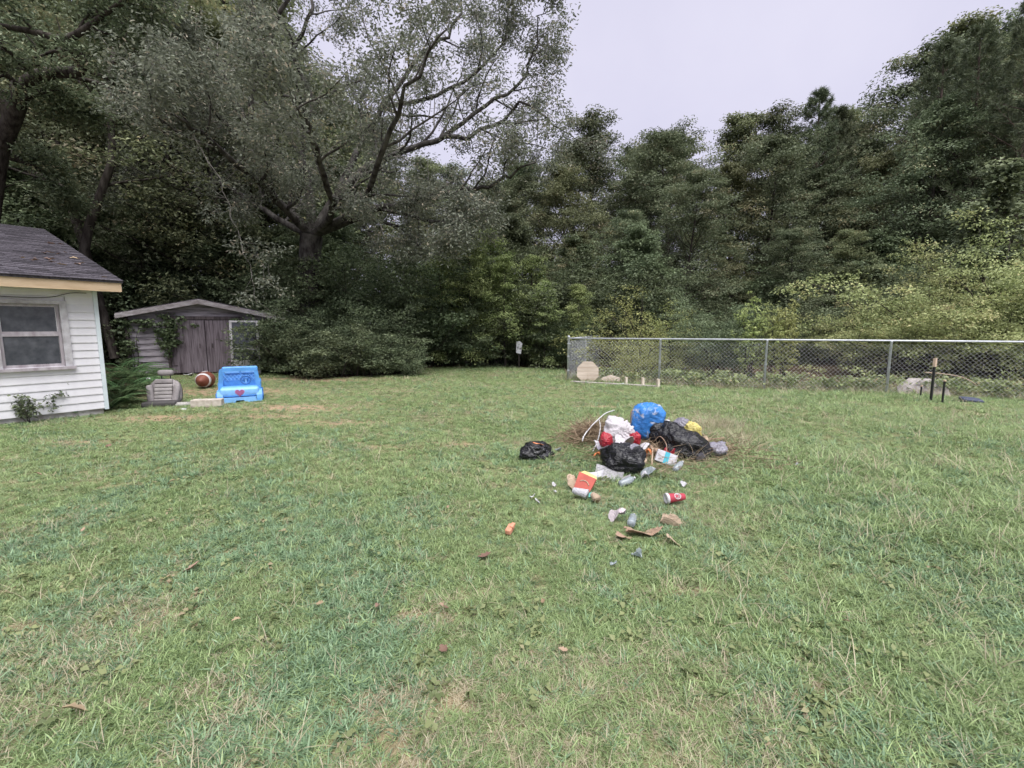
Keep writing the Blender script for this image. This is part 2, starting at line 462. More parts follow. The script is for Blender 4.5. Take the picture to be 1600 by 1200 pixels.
def tuft(name, seed, n, Lr, Wd, spread, lean, mat, curl=0.7):
    rng = np.random.default_rng(seed)
    base = rng.normal(size=(n, 2)) * spread
    az = rng.uniform(0, 2 * math.pi, n); ln = rng.uniform(*Lr, n); le = np.clip(rng.normal(lean, 0.28, n), 0.05, 1.45)
    w = Wd * rng.uniform(0.7, 1.3, n)
    H = np.stack([np.cos(az), np.sin(az)], -1); S = np.stack([-np.sin(az), np.cos(az), np.zeros(n)], -1)
    V = []; p = np.concatenate([base, np.full((n, 1), -0.004)], 1)
    K = 3
    for k in range(K + 1):
        ww = w * (1.0, 0.95, 0.7, 0.0)[k] / 2
        if k < K: V += [p - S * ww[:, None], p + S * ww[:, None]]
        else: V += [p]
        a = le + curl * k / K
        p = p + np.concatenate([H * np.sin(a)[:, None], np.cos(a)[:, None]], 1) * (ln / K)[:, None]
        p[:, 2] = np.maximum(p[:, 2], 0.004)
    V = np.stack(V, 1)                                   # n, 7, 3
    b = np.arange(n)[:, None] * 7
    Q = np.concatenate([b + np.array([[0, 1, 3, 2]]), b + np.array([[2, 3, 5, 4]])]); T = b + np.array([[4, 5, 6]])
    rn = rng.uniform(0, 1, n)
    return bpy.data.objects.new(name, mesh_np(name, V, [Q, T], mat, attr={'rnd': ('FACE', np.concatenate([rn, rn, rn]))}))

tufts = []
def add_tuft(*a, **k): tufts.append(tuft('grass_tuft_%02d' % len(tufts), *a, **k))
for s in range(4): add_tuft(10 + s, 26, (0.025, 0.062), 0.0036, 0.026, 0.95, M['grass'])              # 0-3 lawn
for s in range(3): add_tuft(20 + s, 16, (0.035, 0.075), 0.0058, 0.016, 1.05, M['crabgrass'], 0.5)      # 4-6 crabgrass
for s in range(2): add_tuft(30 + s, 20, (0.03, 0.08), 0.0032, 0.028, 1.15, M['dry_grass'])            # 7-8 dry
for s in range(2): add_tuft(40 + s, 12, (0.06, 0.12), 0.0040, 0.025, 0.95, M['grass'], 1.0)           # 9-10 long
for s in range(1): add_tuft(50 + s, 8, (0.12, 0.26), 0.0032, 0.03, 0.7, M['dry_grass'], 0.8)          # 11 long dry
tcol = bpy.data.collections.new('grass_tuft_kinds')
for o in tufts: tcol.objects.link(o)

def scatter_object(name, P, idx, scale, rng, tilt=0.12):
    n = len(P)
    me = bpy.data.meshes.new(name); me.vertices.add(n); me.vertices.foreach_set('co', P.astype(np.float32).ravel())
    a = me.attributes.new('rot', 'FLOAT_VECTOR', 'POINT')
    rot = np.stack([rng.normal(0, tilt, n), rng.normal(0, tilt, n), rng.uniform(0, 6.283, n)], -1).astype(np.float32)
    a.data.foreach_set('vector', rot.ravel())
    a = me.attributes.new('size', 'FLOAT', 'POINT'); a.data.foreach_set('value', scale.astype(np.float32))
    a = me.attributes.new('kind_index', 'INT', 'POINT'); a.data.foreach_set('value', idx.astype(np.int32))
    o = link(name, me)
    g = bpy.data.node_groups.new(name, 'GeometryNodeTree')
    g.interface.new_socket('Geometry', in_out='INPUT', socket_type='NodeSocketGeometry')
    g.interface.new_socket('Geometry', in_out='OUTPUT', socket_type='NodeSocketGeometry')
    N = g.nodes.new
    gi, go, ip, ci = N('NodeGroupInput'), N('NodeGroupOutput'), N('GeometryNodeInstanceOnPoints'), N('GeometryNodeCollectionInfo')
    ci.inputs['Collection'].default_value = tcol; ci.inputs['Separate Children'].default_value = True; ci.inputs['Reset Children'].default_value = True
    ip.inputs['Pick Instance'].default_value = True
    g.links.new(gi.outputs[0], ip.inputs['Points']); g.links.new(ci.outputs[0], ip.inputs['Instance']); g.links.new(ip.outputs[0], go.inputs[0])
    for nm, ty, sk in (('rot', 'FLOAT_VECTOR', 'Rotation'), ('size', 'FLOAT', 'Scale'), ('kind_index', 'INT', 'Instance Index')):
        na = N('GeometryNodeInputNamedAttribute'); na.data_type = ty; na.inputs['Name'].default_value = nm
        out = [s for s in na.outputs if s.enabled and s.name == 'Attribute'][0]
        g.links.new(out, ip.inputs[sk])
    md = o.modifiers.new('scatter', 'NODES'); md.node_group = g
    o['kind'] = 'stuff'
    return o

rng = np.random.default_rng(5)
PX, PY, PS = [], [], []
for y0, y1, dens, sc in ((0.9, 2.4, 2100, 0.85), (2.4, 4.2, 1250, 0.9), (4.2, 7.5, 560, 1.1), (7.5, 12, 300, 1.25), (12, 18, 170, 1.45)):
    w = 1.28 * y1 + 0.9
    n = int((y1 - y0) * 2 * w * dens)
    x = rng.uniform(-w, w, n); y = rng.uniform(y0, y1, n)
    k = np.abs(x) < 1.28 * y + 0.9
    PX.append(x[k]); PY.append(y[k]); PS.append(np.full(k.sum(), sc))
PX = np.concatenate(PX); PY = np.concatenate(PY); PS = np.concatenate(PS)
bv = bare(PX, PY)
keep = inside(PX, PY) & (rng.uniform(size=len(PX)) > bv * 0.95) & (rng.uniform(size=len(PX)) < 0.62 + 0.7 * fbm(PX, PY, 1.7, 21))
keep &= ~(((PX - PILE[0]) / 0.5) ** 2 + ((PY - PILE[1]) / 0.4) ** 2 < 1) | (rng.uniform(size=len(PX)) < 0.25)
PX, PY, PS, bv = PX[keep], PY[keep], PS[keep], bv[keep]
n = len(PX)
f1 = fbm(PX, PY, 1.5, 4); f2 = fbm(PX, PY, 1.1, 8); f3 = fbm(PX, PY, 0.5, 12)
u = rng.uniform(size=n)
idx = rng.integers(0, 4, n)
near = np.clip(1.6 - PY / 5.0, 0.25, 1)
crab = u < np.clip((f1 - 0.42) * 3.2, 0.08, 0.75) * near
idx[crab] = rng.integers(4, 7, crab.sum())
u2 = rng.uniform(size=n)
dry = u2 < np.clip((f2 - 0.60) * 2.5, 0.05, 0.35) + bv * 0.45
idx[dry] = rng.integers(7, 9, dry.sum())
right = np.clip((PX - 0.6) / 3.0, 0, 1) * np.clip(f3 * 1.6, 0, 1)
lng = rng.uniform(size=n) < 0.035 + 0.30 * right
idx[lng] = rng.integers(9, 11, lng.sum())
ld = rng.uniform(size=n) < 0.004 + 0.015 * right
idx[ld] = 11
PS = PS * rng.uniform(0.65, 1.2, n) * (1 + 0.25 * right) * (0.75 + 0.5 * f3)
grass = scatter_object('grass', np.stack([PX, PY, gz(PX, PY)], -1), idx, PS, rng)
tag(grass, 'green lawn grass mixed with crabgrass covering the yard', 'grass')
# long dry grass heaped round the rubbish
hx, hy, hs, hi = [], [], [], []
for px, py, rx, ry, cnt in ((925, 672, 0.22, 0.20, 120), (1115, 665, 0.40, 0.38, 430), (1155, 690, 0.30, 0.4, 120), (1020, 728, 0.40, 0.25, 40)):
    x0, y0 = G(px, py)
    hx.append(x0 + rng.normal(size=cnt) * rx * .7); hy.append(y0 + rng.normal(size=cnt) * ry * .7)
hx = np.concatenate(hx); hy = np.concatenate(hy)
hay = scatter_object('dry_grass', np.stack([hx, hy, gz(hx, hy)], -1), np.where(rng.uniform(size=len(hx)) < .75, 11, 10), rng.uniform(0.6, 1.2, len(hx)), rng, 0.5)
tag(hay, 'long dead straw-coloured grass growing round the rubbish heap', 'dry grass')
# greener longer grass grown up round the edge of the heap and the lone sack
th = rng.uniform(0, 2 * math.pi, 620); rd = rng.uniform(0.95, 1.5, 620)
ex_x = np.concatenate([PILE[0] + np.cos(th) * rd * 0.62, G(838, 712)[0] + np.cos(th[:90]) * rd[:90] * .2]); ex_y = np.concatenate([PILE[1] - 0.15 + np.sin(th) * rd * 0.62, G(838, 712)[1] + np.sin(th[:90]) * rd[:90] * .17])
edge = scatter_object('edge_grass', np.stack([ex_x, ex_y, gz(ex_x, ex_y)], -1), rng.choice([9, 10, 4, 5, 0], len(ex_x)), rng.uniform(0.8, 1.4, len(ex_x)), rng)
tag(edge, 'longer green grass grown up round the rubbish heap', 'grass')
# rough weeds along the fence and behind it
FA, FB = np.array((1.57, 12.87)), np.array((16.2, 7.42)); FD = unit(FB - FA); FN = np.array((-FD[1], FD[0]))
nW = 5200
s = rng.uniform(-0.3, 15, nW); d = rng.uniform(-0.35, 2.6, nW) * rng.uniform(0.2, 1, nW)
wx = FA[0] + FD[0] * s + FN[0] * d; wy = FA[1] + FD[1] * s + FN[1] * d
ids = rng.choice([9, 10, 11, 11, 7, 4], nW)
weeds_grass = scatter_object('fence_grass', np.stack([wx, wy, gz(wx, wy)], -1), ids, rng.uniform(0.8, 1.9, nW), rng)
tag(weeds_grass, 'uncut pale grass growing along the foot of the chain-link fence', 'grass')

# ------------------------------------------------------------------ house
M['vinyl'] = surf('vinyl_siding', (0.58, 0.57, 0.60), (0.74, 0.73, 0.75), 2.2, 0.5, 0.05, 0.003, spec=0.35, lo=0.25, hi=0.6)
M['trim_white'] = surf('trim_white', (0.32, 0.30, 0.31), (0.54, 0.53, 0.55), 7, 0.6, 0.15, 0.004)
M['corner_trim'] = surf('corner_trim', (0.52, 0.60, 0.63), (0.68, 0.74, 0.76), 3, 0.5, 0.05, 0.003)
M['fascia_wood'] = surf('fascia_wood', (0.48, 0.35, 0.22), (0.60, 0.46, 0.31), 3, 0.6, 0.15, 0.004, (1, 6, 6))
M['soffit'] = surf('soffit_board', (0.36, 0.32, 0.28), (0.50, 0.46, 0.42), 4, 0.7, 0.1)
M['shingle'] = surf('asphalt_shingle', (0.032, 0.029, 0.034), (0.088, 0.08, 0.092), 40, 0.95, 0.5, 0.004, spec=0.15)
_m = M['shingle']; _t = _m.node_tree; _b = _t.nodes['Principled BSDF']
_oi = _t.nodes.new('ShaderNodeObjectInfo'); _mr = _t.nodes.new('ShaderNodeMapRange'); _mr.inputs['To Min'].default_value = 0.6; _mr.inputs['To Max'].default_value = 1.5
_hs = _t.nodes.new('ShaderNodeHueSaturation'); _src = _b.inputs['Base Color'].links[0].from_socket
_t.links.new(_oi.outputs['Random'], _mr.inputs['Value']); _t.links.new(_mr.outputs[0], _hs.inputs['Value']); _t.links.new(_src, _hs.inputs['Color']); _t.links.new(_hs.outputs['Color'], _b.inputs['Base Color'])
M['window_wood'] = surf('window_wood', (0.30, 0.26, 0.28), (0.48, 0.45, 0.47), 10, 0.65, 0.3, 0.004, (1, 1, 0.2))
M['block'] = surf('foundation', (0.30, 0.27, 0.25), (0.52, 0.50, 0.50), 8, 0.9, 0.4, 0.01)
m, t, b = nt('window_screen'); M['screen'] = m
n = noise_node(t, 6, 4); r = ramp(t, [(0.35, (0.035, 0.04, 0.05)), (0.7, (0.10, 0.105, 0.12))]); t.links.new(n.outputs['Fac'], r.inputs['Fac'])
t.links.new(r.outputs['Color'], b.inputs['Base Color']); b.inputs['Roughness'].default_value = 0.22; b.inputs['Specular IOR Level'].default_value = 0.5
M['cable'] = plain('cable', (0.06, 0.055, 0.05))

HC = G(166, 646); HL = G(-10, 666.5)
ha = math.atan2(HC[1] - HL[1], HC[0] - HL[0])            # wall runs along local +X and ends at the corner
house = thing('house', 'white vinyl-sided house with dark shingle roof and tan fascia board', 'house', (HC[0], HC[1], 0), ha)
WT = 2.10; WLEN, WDEP = 6.5, 9.4
mb = MB(); mb.box((-WLEN / 2, 0.13, WT / 2 + 0.04), (WLEN - 0.04, 0.20, WT - 0.09)); wall = mb.build('wall', M['vinyl'], house)
mb = MB(); mb.prism([(0.05, 0.1), (WDEP - .05, 0.1), (WDEP - .05, WT), (WDEP / 2, WT + 1.42), (0.05, WT)], 'x', -0.2, -0.02); mb.build('gable_wall', M['vinyl'], house)
mb = MB(); mb.box((-WLEN / 2, WDEP / 2, 0.03), (WLEN - 0.05, WDEP - 0.05, 0.16)); mb.build('foundation', M['block'], house)
WX1, WX0, WZ0, WZ1 = -0.36, -2.05, 0.86, 1.93            # window opening with trim
bh = 0.127
def siding(x0, x1, z):
    mb = MB(); mb.prism([(0.03, 0.0), (-0.020, 0.0), (-0.020, 0.012), (-0.004, bh + 0.008), (0.03, bh + 0.008)], 'x', x0, x1)
    return mb
bmesh_cache = {}
z = 0.10
while z < WT - 0.02:
    h_over = z + bh > WZ0 + 0.01 and z < WZ1 - 0.01
    for x0, x1 in (((-WLEN, WX0 + 0.004), (WX1 - 0.004, -0.005)) if h_over else ((-WLEN, -2.9), (-2.9 + .003, -0.005))):
        key = (x0, x1)
        if key not in bmesh_cache: bmesh_cache[key] = siding(x0, x1, 0).mesh('siding_board', M['vinyl'])
        link('siding_board', bmesh_cache[key], wall, (0, 0, z))
    z += bh
mb = MB(); mb.box((0.012, -0.004, WT / 2 + 0.05), (0.055, 0.07, WT - 0.06)); mb.build('corner_trim', M['corner_trim'], house)
OV = 0.32; SL = 0.285
mb = MB(); mb.box((-WLEN / 2 + 0.16, -OV - 0.012, WT + 0.085), (WLEN + 0.28, 0.036, 0.17)); mb.build('fascia', M['fascia_wood'], house)
mb = MB(); mb.box((-WLEN / 2 + 0.15, -OV / 2 + 0.01, WT + 0.02), (WLEN + 0.25, OV - 0.03, 0.02)); mb.build('soffit', M['soffit'], house)
ridge_y = WDEP / 2; e0 = WT + 0.175
mb = MB()
zr = e0 + (ridge_y + OV + 0.05) * SL
mb.prism([(-OV - 0.05, e0), (ridge_y, zr), (WDEP + OV + .05, e0), (WDEP + OV + .05, e0 - 0.03), (ridge_y, zr - 0.04), (-OV - 0.05, e0 - 0.03)], 'x', -WLEN, 0.32)
roof = mb.build('roof', M['shingle'], house)
mb = MB()
for sgn in (0, 1):
    ya, yb = (-OV, ridge_y) if sgn == 0 else (WDEP + OV, ridge_y)
    mb.prism([(ya, WT + 0.03), (yb, zr - 0.20), (yb, zr - 0.045), (ya, e0 - 0.032)], 'x', 0.28, 0.31)
mb.build('rake_board', M['trim_white'], house)
ex = 0.142; sa = math.atan(SL); nrow = int((ridge_y + OV + 0.05) / math.cos(sa) / ex)
tabs = []
for w in (0.33, 0.33, 0.33):
    mb = MB(); mb.box((0, 0, 0), (w - 0.006, ex + 0.03, 0.011)); tabs.append(mb.mesh('shingle', M['shingle']))
rr_ = random.Random(3); strip = MB(); cnt = 0
for i in range(nrow + 1):
    ym = -OV - 0.05 + (i + 0.42) * ex * math.cos(sa); zm = e0 + (i + 0.42) * ex * math.sin(sa) + 0.011
    x = 0.325 - 0.165 * (i % 2) - 0.165
    if i % 2: strip.box((0.325 - 0.08, ym, zm), (0.155, ex + 0.03, 0.007), Matrix.Rotation(sa - 0.055, 3, 'X'))
    while x > -WLEN:
        vis = x > -2.15 + i * 0.02
        if vis and cnt < 296 and i < 34:
            link('shingle', tabs[0], roof, (x, ym, zm + rr_.uniform(0, 0.003)), (sa - 0.055 + rr_.uniform(-.008, .008), rr_.uniform(-.006, .006), 0)); cnt += 1
        else:
            strip.box((x, ym, zm), (0.324, ex + 0.03, 0.007), Matrix.Rotation(sa - 0.055, 3, 'X'))
        x -= 0.33
st = strip.build('shingle_field', M['shingle'], roof); st['kind'] = 'stuff'
# window: two double-hung sashes side by side
win = MB()
for x in (WX1 - 0.045, WX0 + 0.045): win.box((x, -0.022, (WZ0 + WZ1) / 2), (0.09, 0.055, WZ1 - WZ0))
win.box(((WX0 + WX1) / 2, -0.022, WZ1 - 0.03), (WX1 - WX0 - 0.18, 0.055, 0.06)); win.box((-1.19, -0.022, (WZ0 + WZ1) / 2 - 0.03), (0.07, 0.05, WZ1 - WZ0 - 0.06))
window = win.build('window', M['trim_white'], house)
mb = MB(); mb.box(((WX0 + WX1) / 2, -0.035, WZ0 - 0.02), (WX1 - WX0 + 0.06, 0.09, 0.045)); mb.build('sill', M['window_wood'], window)
for xa, xb in ((-1.155, WX1 - 0.09), (WX0 + 0.09, -1.225)):
    for za, zb, yy in ((WZ0 + 0.004, 1.40, 0.012), (1.385, WZ1 - 0.064, 0.028)):
        f = MB(); t_ = 0.036
        f.box((xa + t_ / 2 + .002, yy, (za + zb) / 2), (t_, 0.03, zb - za)); f.box((xb - t_ / 2 - .002, yy, (za + zb) / 2), (t_, 0.03, zb - za))
        f.box(((xa + xb) / 2, yy, za + 0.025), (xb - xa - 2 * t_ - .004, 0.03, 0.05)); f.box(((xa + xb) / 2, yy, zb - 0.02), (xb - xa - 2 * t_ - .004, 0.03, 0.04))
        f.build('sash', M['window_wood'], window)
        g_ = MB(); g_.box(((xa + xb) / 2, yy + 0.004, (za + zb) / 2), (xb - xa - 0.09, 0.006, zb - za - 0.08)); g_.build('pane', M['screen'], window)
mb = MB(); mb.tube(smooth_path([(-1.5, -0.05, 2.07), (-1.25, -0.04, 1.985), (-0.9, -0.04, 1.965), (-0.55, -0.04, 1.98), (-0.3, -0.05, 2.06), (-0.1, -0.06, 2.07)], 5), 0.006, 5)
mb.build('cable', M['cable'], house)

# ------------------------------------------------------------------ shed
M['grey_wood'] = surf('weathered_wood', (0.045, 0.036, 0.042), (0.15, 0.125, 0.14), 5, 0.9, 0.5, 0.006, (5, 5, 0.35), spec=0.1, c2=(0.23, 0.20, 0.225), lo=0.25, hi=0.7)
M['siding_old'] = surf('old_white_siding', (0.09, 0.078, 0.085), (0.38, 0.35, 0.385), 3, 0.8, 0.3, 0.005, (0.5, 2, 4), spec=0.15, lo=0.3, hi=0.6)
M['fascia_old'] = surf('old_fascia', (0.19, 0.165, 0.165), (0.36, 0.335, 0.345), 4, 0.8, 0.2, 0.005, (1, 3, 3))
M['dark_wood'] = surf('dark_wood', (0.04, 0.032, 0.033), (0.11, 0.09, 0.095), 6, 0.9, 0.3, 0.005, (3, 3, .5))
SHY = 14.8; shx = at(320, 560, SHY)[0]; sh_a = math.atan2(0.383, 0.924)
shed = thing('shed', 'weathered wooden shed with grey double doors and low gable roof', 'shed', (shx, SHY, 0), sh_a)
SW, SE, SRG, SD = 1.92, 1.93, 2.34, 3.6
mb = MB(); mb.prism([(-SW, 0.03), (SW, 0.03), (SW, SE), (0, SRG - 0.02), (-SW, SE)], 'y', 0.03, 0.09); swall = mb.build('front_wall', M['dark_wood'], shed)
for sx in (-1, 1):
    mb = MB(); mb.box((sx * (SW - 0.03), SD / 2 + 0.06, SE / 2), (0.05, SD - 0.08, SE - 0.06)); mb.build('side_wall', M['dark_wood'], shed)
mb = MB(); mb.box((0, SD, SE / 2), (2 * SW - 0.12, 0.05, SE - 0.06)); mb.build('back_wall', M['dark_wood'], shed)
rb = random.Random(8)
def lap(x0, x1, h):
    mb = MB(); mb.prism([(0.028, 0), (-0.022, 0), (-0.018, 0.01), (0.004, h + .006), (0.028, h + .006)], 'x', x0, x1); return mb.mesh('siding_board', M['siding_old'])
lm, lr_ = lap(-SW, -0.94, 0.19), lap(1.08, SW, 0.19)
for i in range(9):
    link('siding_board', lm, swall, (rb.uniform(-.006, .006), rb.uniform(-.006, .004), 0.06 + i * 0.19), (rb.uniform(-.03, .02), rb.uniform(-.006, .006), 0))
    link('siding_board', lr_, swall, (0, 0, 0.06 + i * 0.19), (rb.uniform(-.02, .02), 0, 0))
mb = MB(); mb.prism([(-SW, SE - 0.17), (SW, SE - 0.17), (SW, SE - 0.02), (0, SRG - 0.05), (-SW, SE - 0.02)], 'y', 0.0, 0.027); mb.build('gable_board', M['siding_old'], shed)
mb = MB(); mb.box((0.06, -0.03, 1.80), (2.2, 0.05, 0.10)); mb.build('door_header', M['dark_wood'], shed)
for x0, x1 in ((-0.90, 0.06), (0.085, 1.04)):
    mb = MB(); mb.box(((x0 + x1) / 2, -0.012, 0.90), (x1 - x0, 0.035, 1.66)); d_ = mb.build('door', M['grey_wood'], shed)
    hx_ = 0.06 - 0.16 if x0 < 0 else 0.085 + 0.16
    mb = MB(); mb.box((hx_, -0.04, 0.92), (0.03, 0.02, 0.14)); mb.build('handle', M['dark_wood'], d_)
    for zz in (0.3, 1.5):
        mb = MB(); xx = x0 + 0.09 if x0 < 0 else x1 - 0.09; mb.box((xx, -0.034, zz), (0.16, 0.008, 0.03)); mb.build('hinge', M['dark_wood'], d_)
for x in (-0.93, 1.07):
    mb = MB(); mb.box((x, -0.028, 0.88), (0.055, 0.045, 1.72)); mb.build('door_jamb', M['dark_wood'], shed)
mb = MB(); mb.box((-SW - 0.005, -0.02, 0.95), (0.09, 0.07, 1.85)); mb.build('corner_post', M['dark_wood'], shed)
sl = (SRG - SE) / SW; so = 2.12
mb = MB()
mb.prism([(-so, SRG - so * sl + 0.01), (0, SRG + 0.01), (so, SRG - so * sl + 0.01), (so, SRG - so * sl + 0.05), (0, SRG + 0.06), (-so, SRG - so * sl + 0.05)], 'y', -0.24, SD + 0.2)
mb.build('roof', M['shingle'], shed)
for sx in (-1, 1):
    mb = MB()
    p = [(sx * so, SRG - so * sl - 0.12), (sx * 0.002, SRG - 0.11), (sx * 0.002, SRG + 0.035), (sx * so, SRG - so * sl + 0.025)]
    mb.prism(p, 'y', -0.275, -0.243); mb.build('fascia', M['fascia_old'], shed)

# ------------------------------------------------------------------ the big oak
def tree_thing(name, label, loc, parts, group=None, rz=0.0, scale=1.0):
    t = thing(name, label, 'tree' if 'shrub' not in name and 'bush' not in name else 'shrub', loc, rz, group, scale)
    for pn, me in parts: link(pn, me, t)
    return t
rng = np.random.default_rng(77)
OB = at(487, 560, 17.6); OB[2] = 0
def limb(pts, r0, r1):
    P = smooth_path([at(*p) for p in pts], 4) - OB
    P += rng.normal(size=P.shape) * np.linspace(0.0, 0.10, len(P))[:, None]
    return (P, np.linspace(r0 * 0.68, r1 * 0.7, len(P)), 9)
F0 = (487, 368, 17.6)
trunkP = np.array([(0, 0, -0.2), (0.0, 0, 0.4), (0.05, 0.0, 1.6), (0.02, 0, 3.2), tuple(at(*F0) - OB)])
trunk_poly = (smooth_path(trunkP, 3), np.array([0.78, 0.66, 0.58, 0.53, 0.50, 0.48, 0.46, 0.45, 0.44, 0.43, 0.44, 0.46, 0.47]) * 0.84, 14)
LIMBS = [
    limb([F0, (458, 335, 17.4), (425, 300, 17.0), (400, 235, 16.5), (395, 150, 16), (440, 20, 15.5), (455, -80, 15)], .26, .05),
    limb([F0, (484, 300, 17.6), (472, 240, 17.4), (488, 165, 17.7), (462, 90, 18), (486, 10, 17.6), (470, -110, 18)], .26, .04),
    limb([F0, (528, 305, 17.8), (575, 263, 18), (610, 246, 18), (680, 220, 17.6), (750, 204, 17.2), (815, 168, 16.8), (878, 205, 16.4)], .27, .03),
    limb([F0, (540, 347, 17.2), (590, 326, 16.8), (640, 318, 16.4), (700, 300, 16), (755, 294, 15.6), (800, 270, 15.2), (835, 250, 15)], .24, .03),
    limb([(525, 308, 17.8), (560, 235, 18.2), (600, 165, 18.4), (665, 80, 18.6), (712, 42, 18.6), (726, -30, 18.6)], .20, .04),
    limb([(690, 215, 17.6), (760, 165, 17.4), (815, 128, 17.2), (838, 70, 17), (850, 0, 17)], .12, .02),
    limb([F0, (440, 322, 16.6), (372, 255, 14.8), (300, 200, 13.0), (235, 165, 11.6)], .22, .03),
    limb([F0, (520, 330, 16.2), (500, 250, 14.2), (470, 170, 12.6), (420, 120, 11.4)], .20, .03),
    limb([F0, (560, 320, 16.0), (600, 230, 14.4), (640, 130, 13.2), (690, 60, 12.6)], .20, .03),
    limb([(590, 326, 16.8), (650, 340, 16.0), (700, 350, 15.2), (745, 372, 14.6)], .10, .02),
    limb([F0, (430, 340, 18.6), (350, 290, 19.2), (270, 260, 19.6), (190, 230, 19.6)], .2, .03),
    limb([(600, 165, 18.4), (680, 150, 18.0), (760, 100, 17.6), (800, 40, 17.4), (810, -20, 17.2)], .12, .02),
    limb([(400, 235, 16.5), (330, 170, 15.6), (270, 80, 14.6), (240, 10, 14)], .12, .02),
]
L2 = spawn(rng, LIMBS, 9, 0.30, 0.22, 0.95, 0.16, 0.03, 6, 0.55, 6)
L3 = spawn(rng, L2, 6, 0.42, 0.2, 0.9, 0.2, 0.0, 5, 0.5, 4, 0.5)
L4 = spawn(rng, L3, 5, 0.50, 0.25, 0.85, 0.25, -0.02, 3, 0.5, 3, 0.35)
oak = thing('oak_tree', 'huge spreading oak with grey lichened limbs and sparse dull leaves', 'tree', (OB[0], OB[1], 0))
V, F = tubes([trunk_poly]); link('trunk', mesh_np('oak_trunk', V, F, M['oak_bark'], True), oak)
V, F = tubes(LIMBS + L2); link('limbs', mesh_np('oak_limbs', V, F, M['oak_bark'], True), oak)
V, F = tubes(L3 + L4); link('twigs', mesh_np('oak_twigs', V, F, M['pale_twig'], True), oak)
cen = []
for P, r, k in L4 + L3: cen += [P[-1], P[len(P) // 2]]
cen = np.array(cen)
cen = cen[rng.permutation(len(cen))]
hi_right = (cen[:, 0] + OB[0] > -4.6) & (cen[:, 2] > 6.0)
cen = cen[~(hi_right & (rng.uniform(size=len(cen)) < 0.36))]
# bare dead twigs hanging under the crown on the left
dead = [limb([(372, 360, 13.5), (385, 410, 13.2), (398, 470, 13.0)], .010, .004), limb([(385, 410, 13.2), (405, 400, 13), (425, 440, 13)], .006, .003),
        limb([(300, 210, 13.0), (350, 300, 13.4), (372, 360, 13.5)], .022, .010)]
D2 = spawn(rng, dead, 6, 0.4, 0.2, 0.8, 0.3, -0.05, 4, 0.5, 3, 0.2)
V, F = tubes(dead + D2); link('dead_branch', mesh_np('oak_dead_branch', V, F, M['pale_twig'], True), oak)
dc = np.array([P[-1] for P, r, k in D2] * 2)
link('crown', foliage_mesh('oak_crown', foliage(rng, np.concatenate([cen, dc, dc]), 0.20, 14, 0.10, 0.042, up=0.8, hexa=True, flat=0.7), M['oak_leaf']), oak)

rv = np.random.default_rng(88); nv = 300
va = rv.uniform(0, 6.283, nv); vz = rv.uniform(0.2, 1, nv) ** 1.3 * 4.0; vr = 0.50 + rv.uniform(0, .35, nv) * (1 - vz / 4.6)
ivc = np.stack([np.cos(va) * vr, np.sin(va) * vr, vz], -1)
oiv = thing('ivy_vine', 'thick ivy climbing the trunk of the spreading oak', 'vine', (OB[0], OB[1], 0))
link('leaves', foliage_mesh('leaves', foliage(rv, ivc, 0.13, 26, 0.09, 0.07, up=0.4), M['ivy_leaf']), oiv)
link('stem', mesh_np('stem', *tubes([(smooth_path([(.6, -.2, 0), (.5, -.3, 1.3), (.3, -.45, 2.6), (.1, -.5, 3.9)], 4), np.linspace(.03, .012, 13), 6)]), M['bark'], True), oiv)

# ------------------------------------------------------------------ generic trees and shrubs
def broadleaf(seed, H, z0, rad, leaf, nb=34, per=5, nleaf=46, Ln=0.135, Wd=0.075, spread=0.36, mat='forest_leaf', top=0.35, tr=0.16, shape=0.8):
    rng = np.random.default_rng(seed)
    P = wander(rng, (0, 0, -0.2), (0, 0, 1), H, 10, 0.05, 0.08); P[:, :2] *= 0.8
    tp = (P, np.linspace(tr, 0.02, len(P)), 8)
    br = []; cen = []; outs = []
    for i in range(nb):
        t = (i + rng.uniform()) / nb; z = z0 + (H - z0) * t
        f = np.interp(z, P[:, 2], np.arange(len(P))); j = min(int(f), len(P) - 2); p = P[j] + (P[j + 1] - P[j]) * (f - j)
        rr = rad * (max(0.12, math.sin(math.pi * min(1, 0.13 + 0.79 * t ** shape))) * (1 - top) + top * (1 - t)) * rng.uniform(0.5, 1.4)
        az = i * 2.4 + rng.uniform(-.5, .5)
        Q = wander(rng, p, (math.cos(az), math.sin(az), 0.45 + 0.75 * t), max(0.4, rr), 5, 0.14, 0.02)
        br.append((Q, np.linspace(tr * 0.35 * (1.1 - t), 0.008, len(Q)), 5))
    sub = spawn(rng, br, per, 0.45, 0.35, 0.8, 0.2, 0.0, 3, 0.5, 3, 0.3)
    cen = np.array([Q[-1] for Q, _, _ in sub] + [Q[-1] for Q, _, _ in br] + [Q[3] for Q, _, _ in br] + [P[-1], P[-1] - (0, 0, .4), P[-1] + (0, 0, .35)])
    outv = unit(cen * np.array((1, 1, 0.15)))
    V, F = tubes([tp] + br + sub)
    return [('trunk', mesh_np('trunk', V, F, M['bark'], True)),
            ('crown', foliage_mesh('crown', foliage(rng, cen, spread * (0.7 + 0.3 * (1 - np.clip((cen[:, 2] - z0) / (H - z0), 0, 1) ** 2)), nleaf, Ln, Wd, up=1.0, out=outv), M[leaf]))]
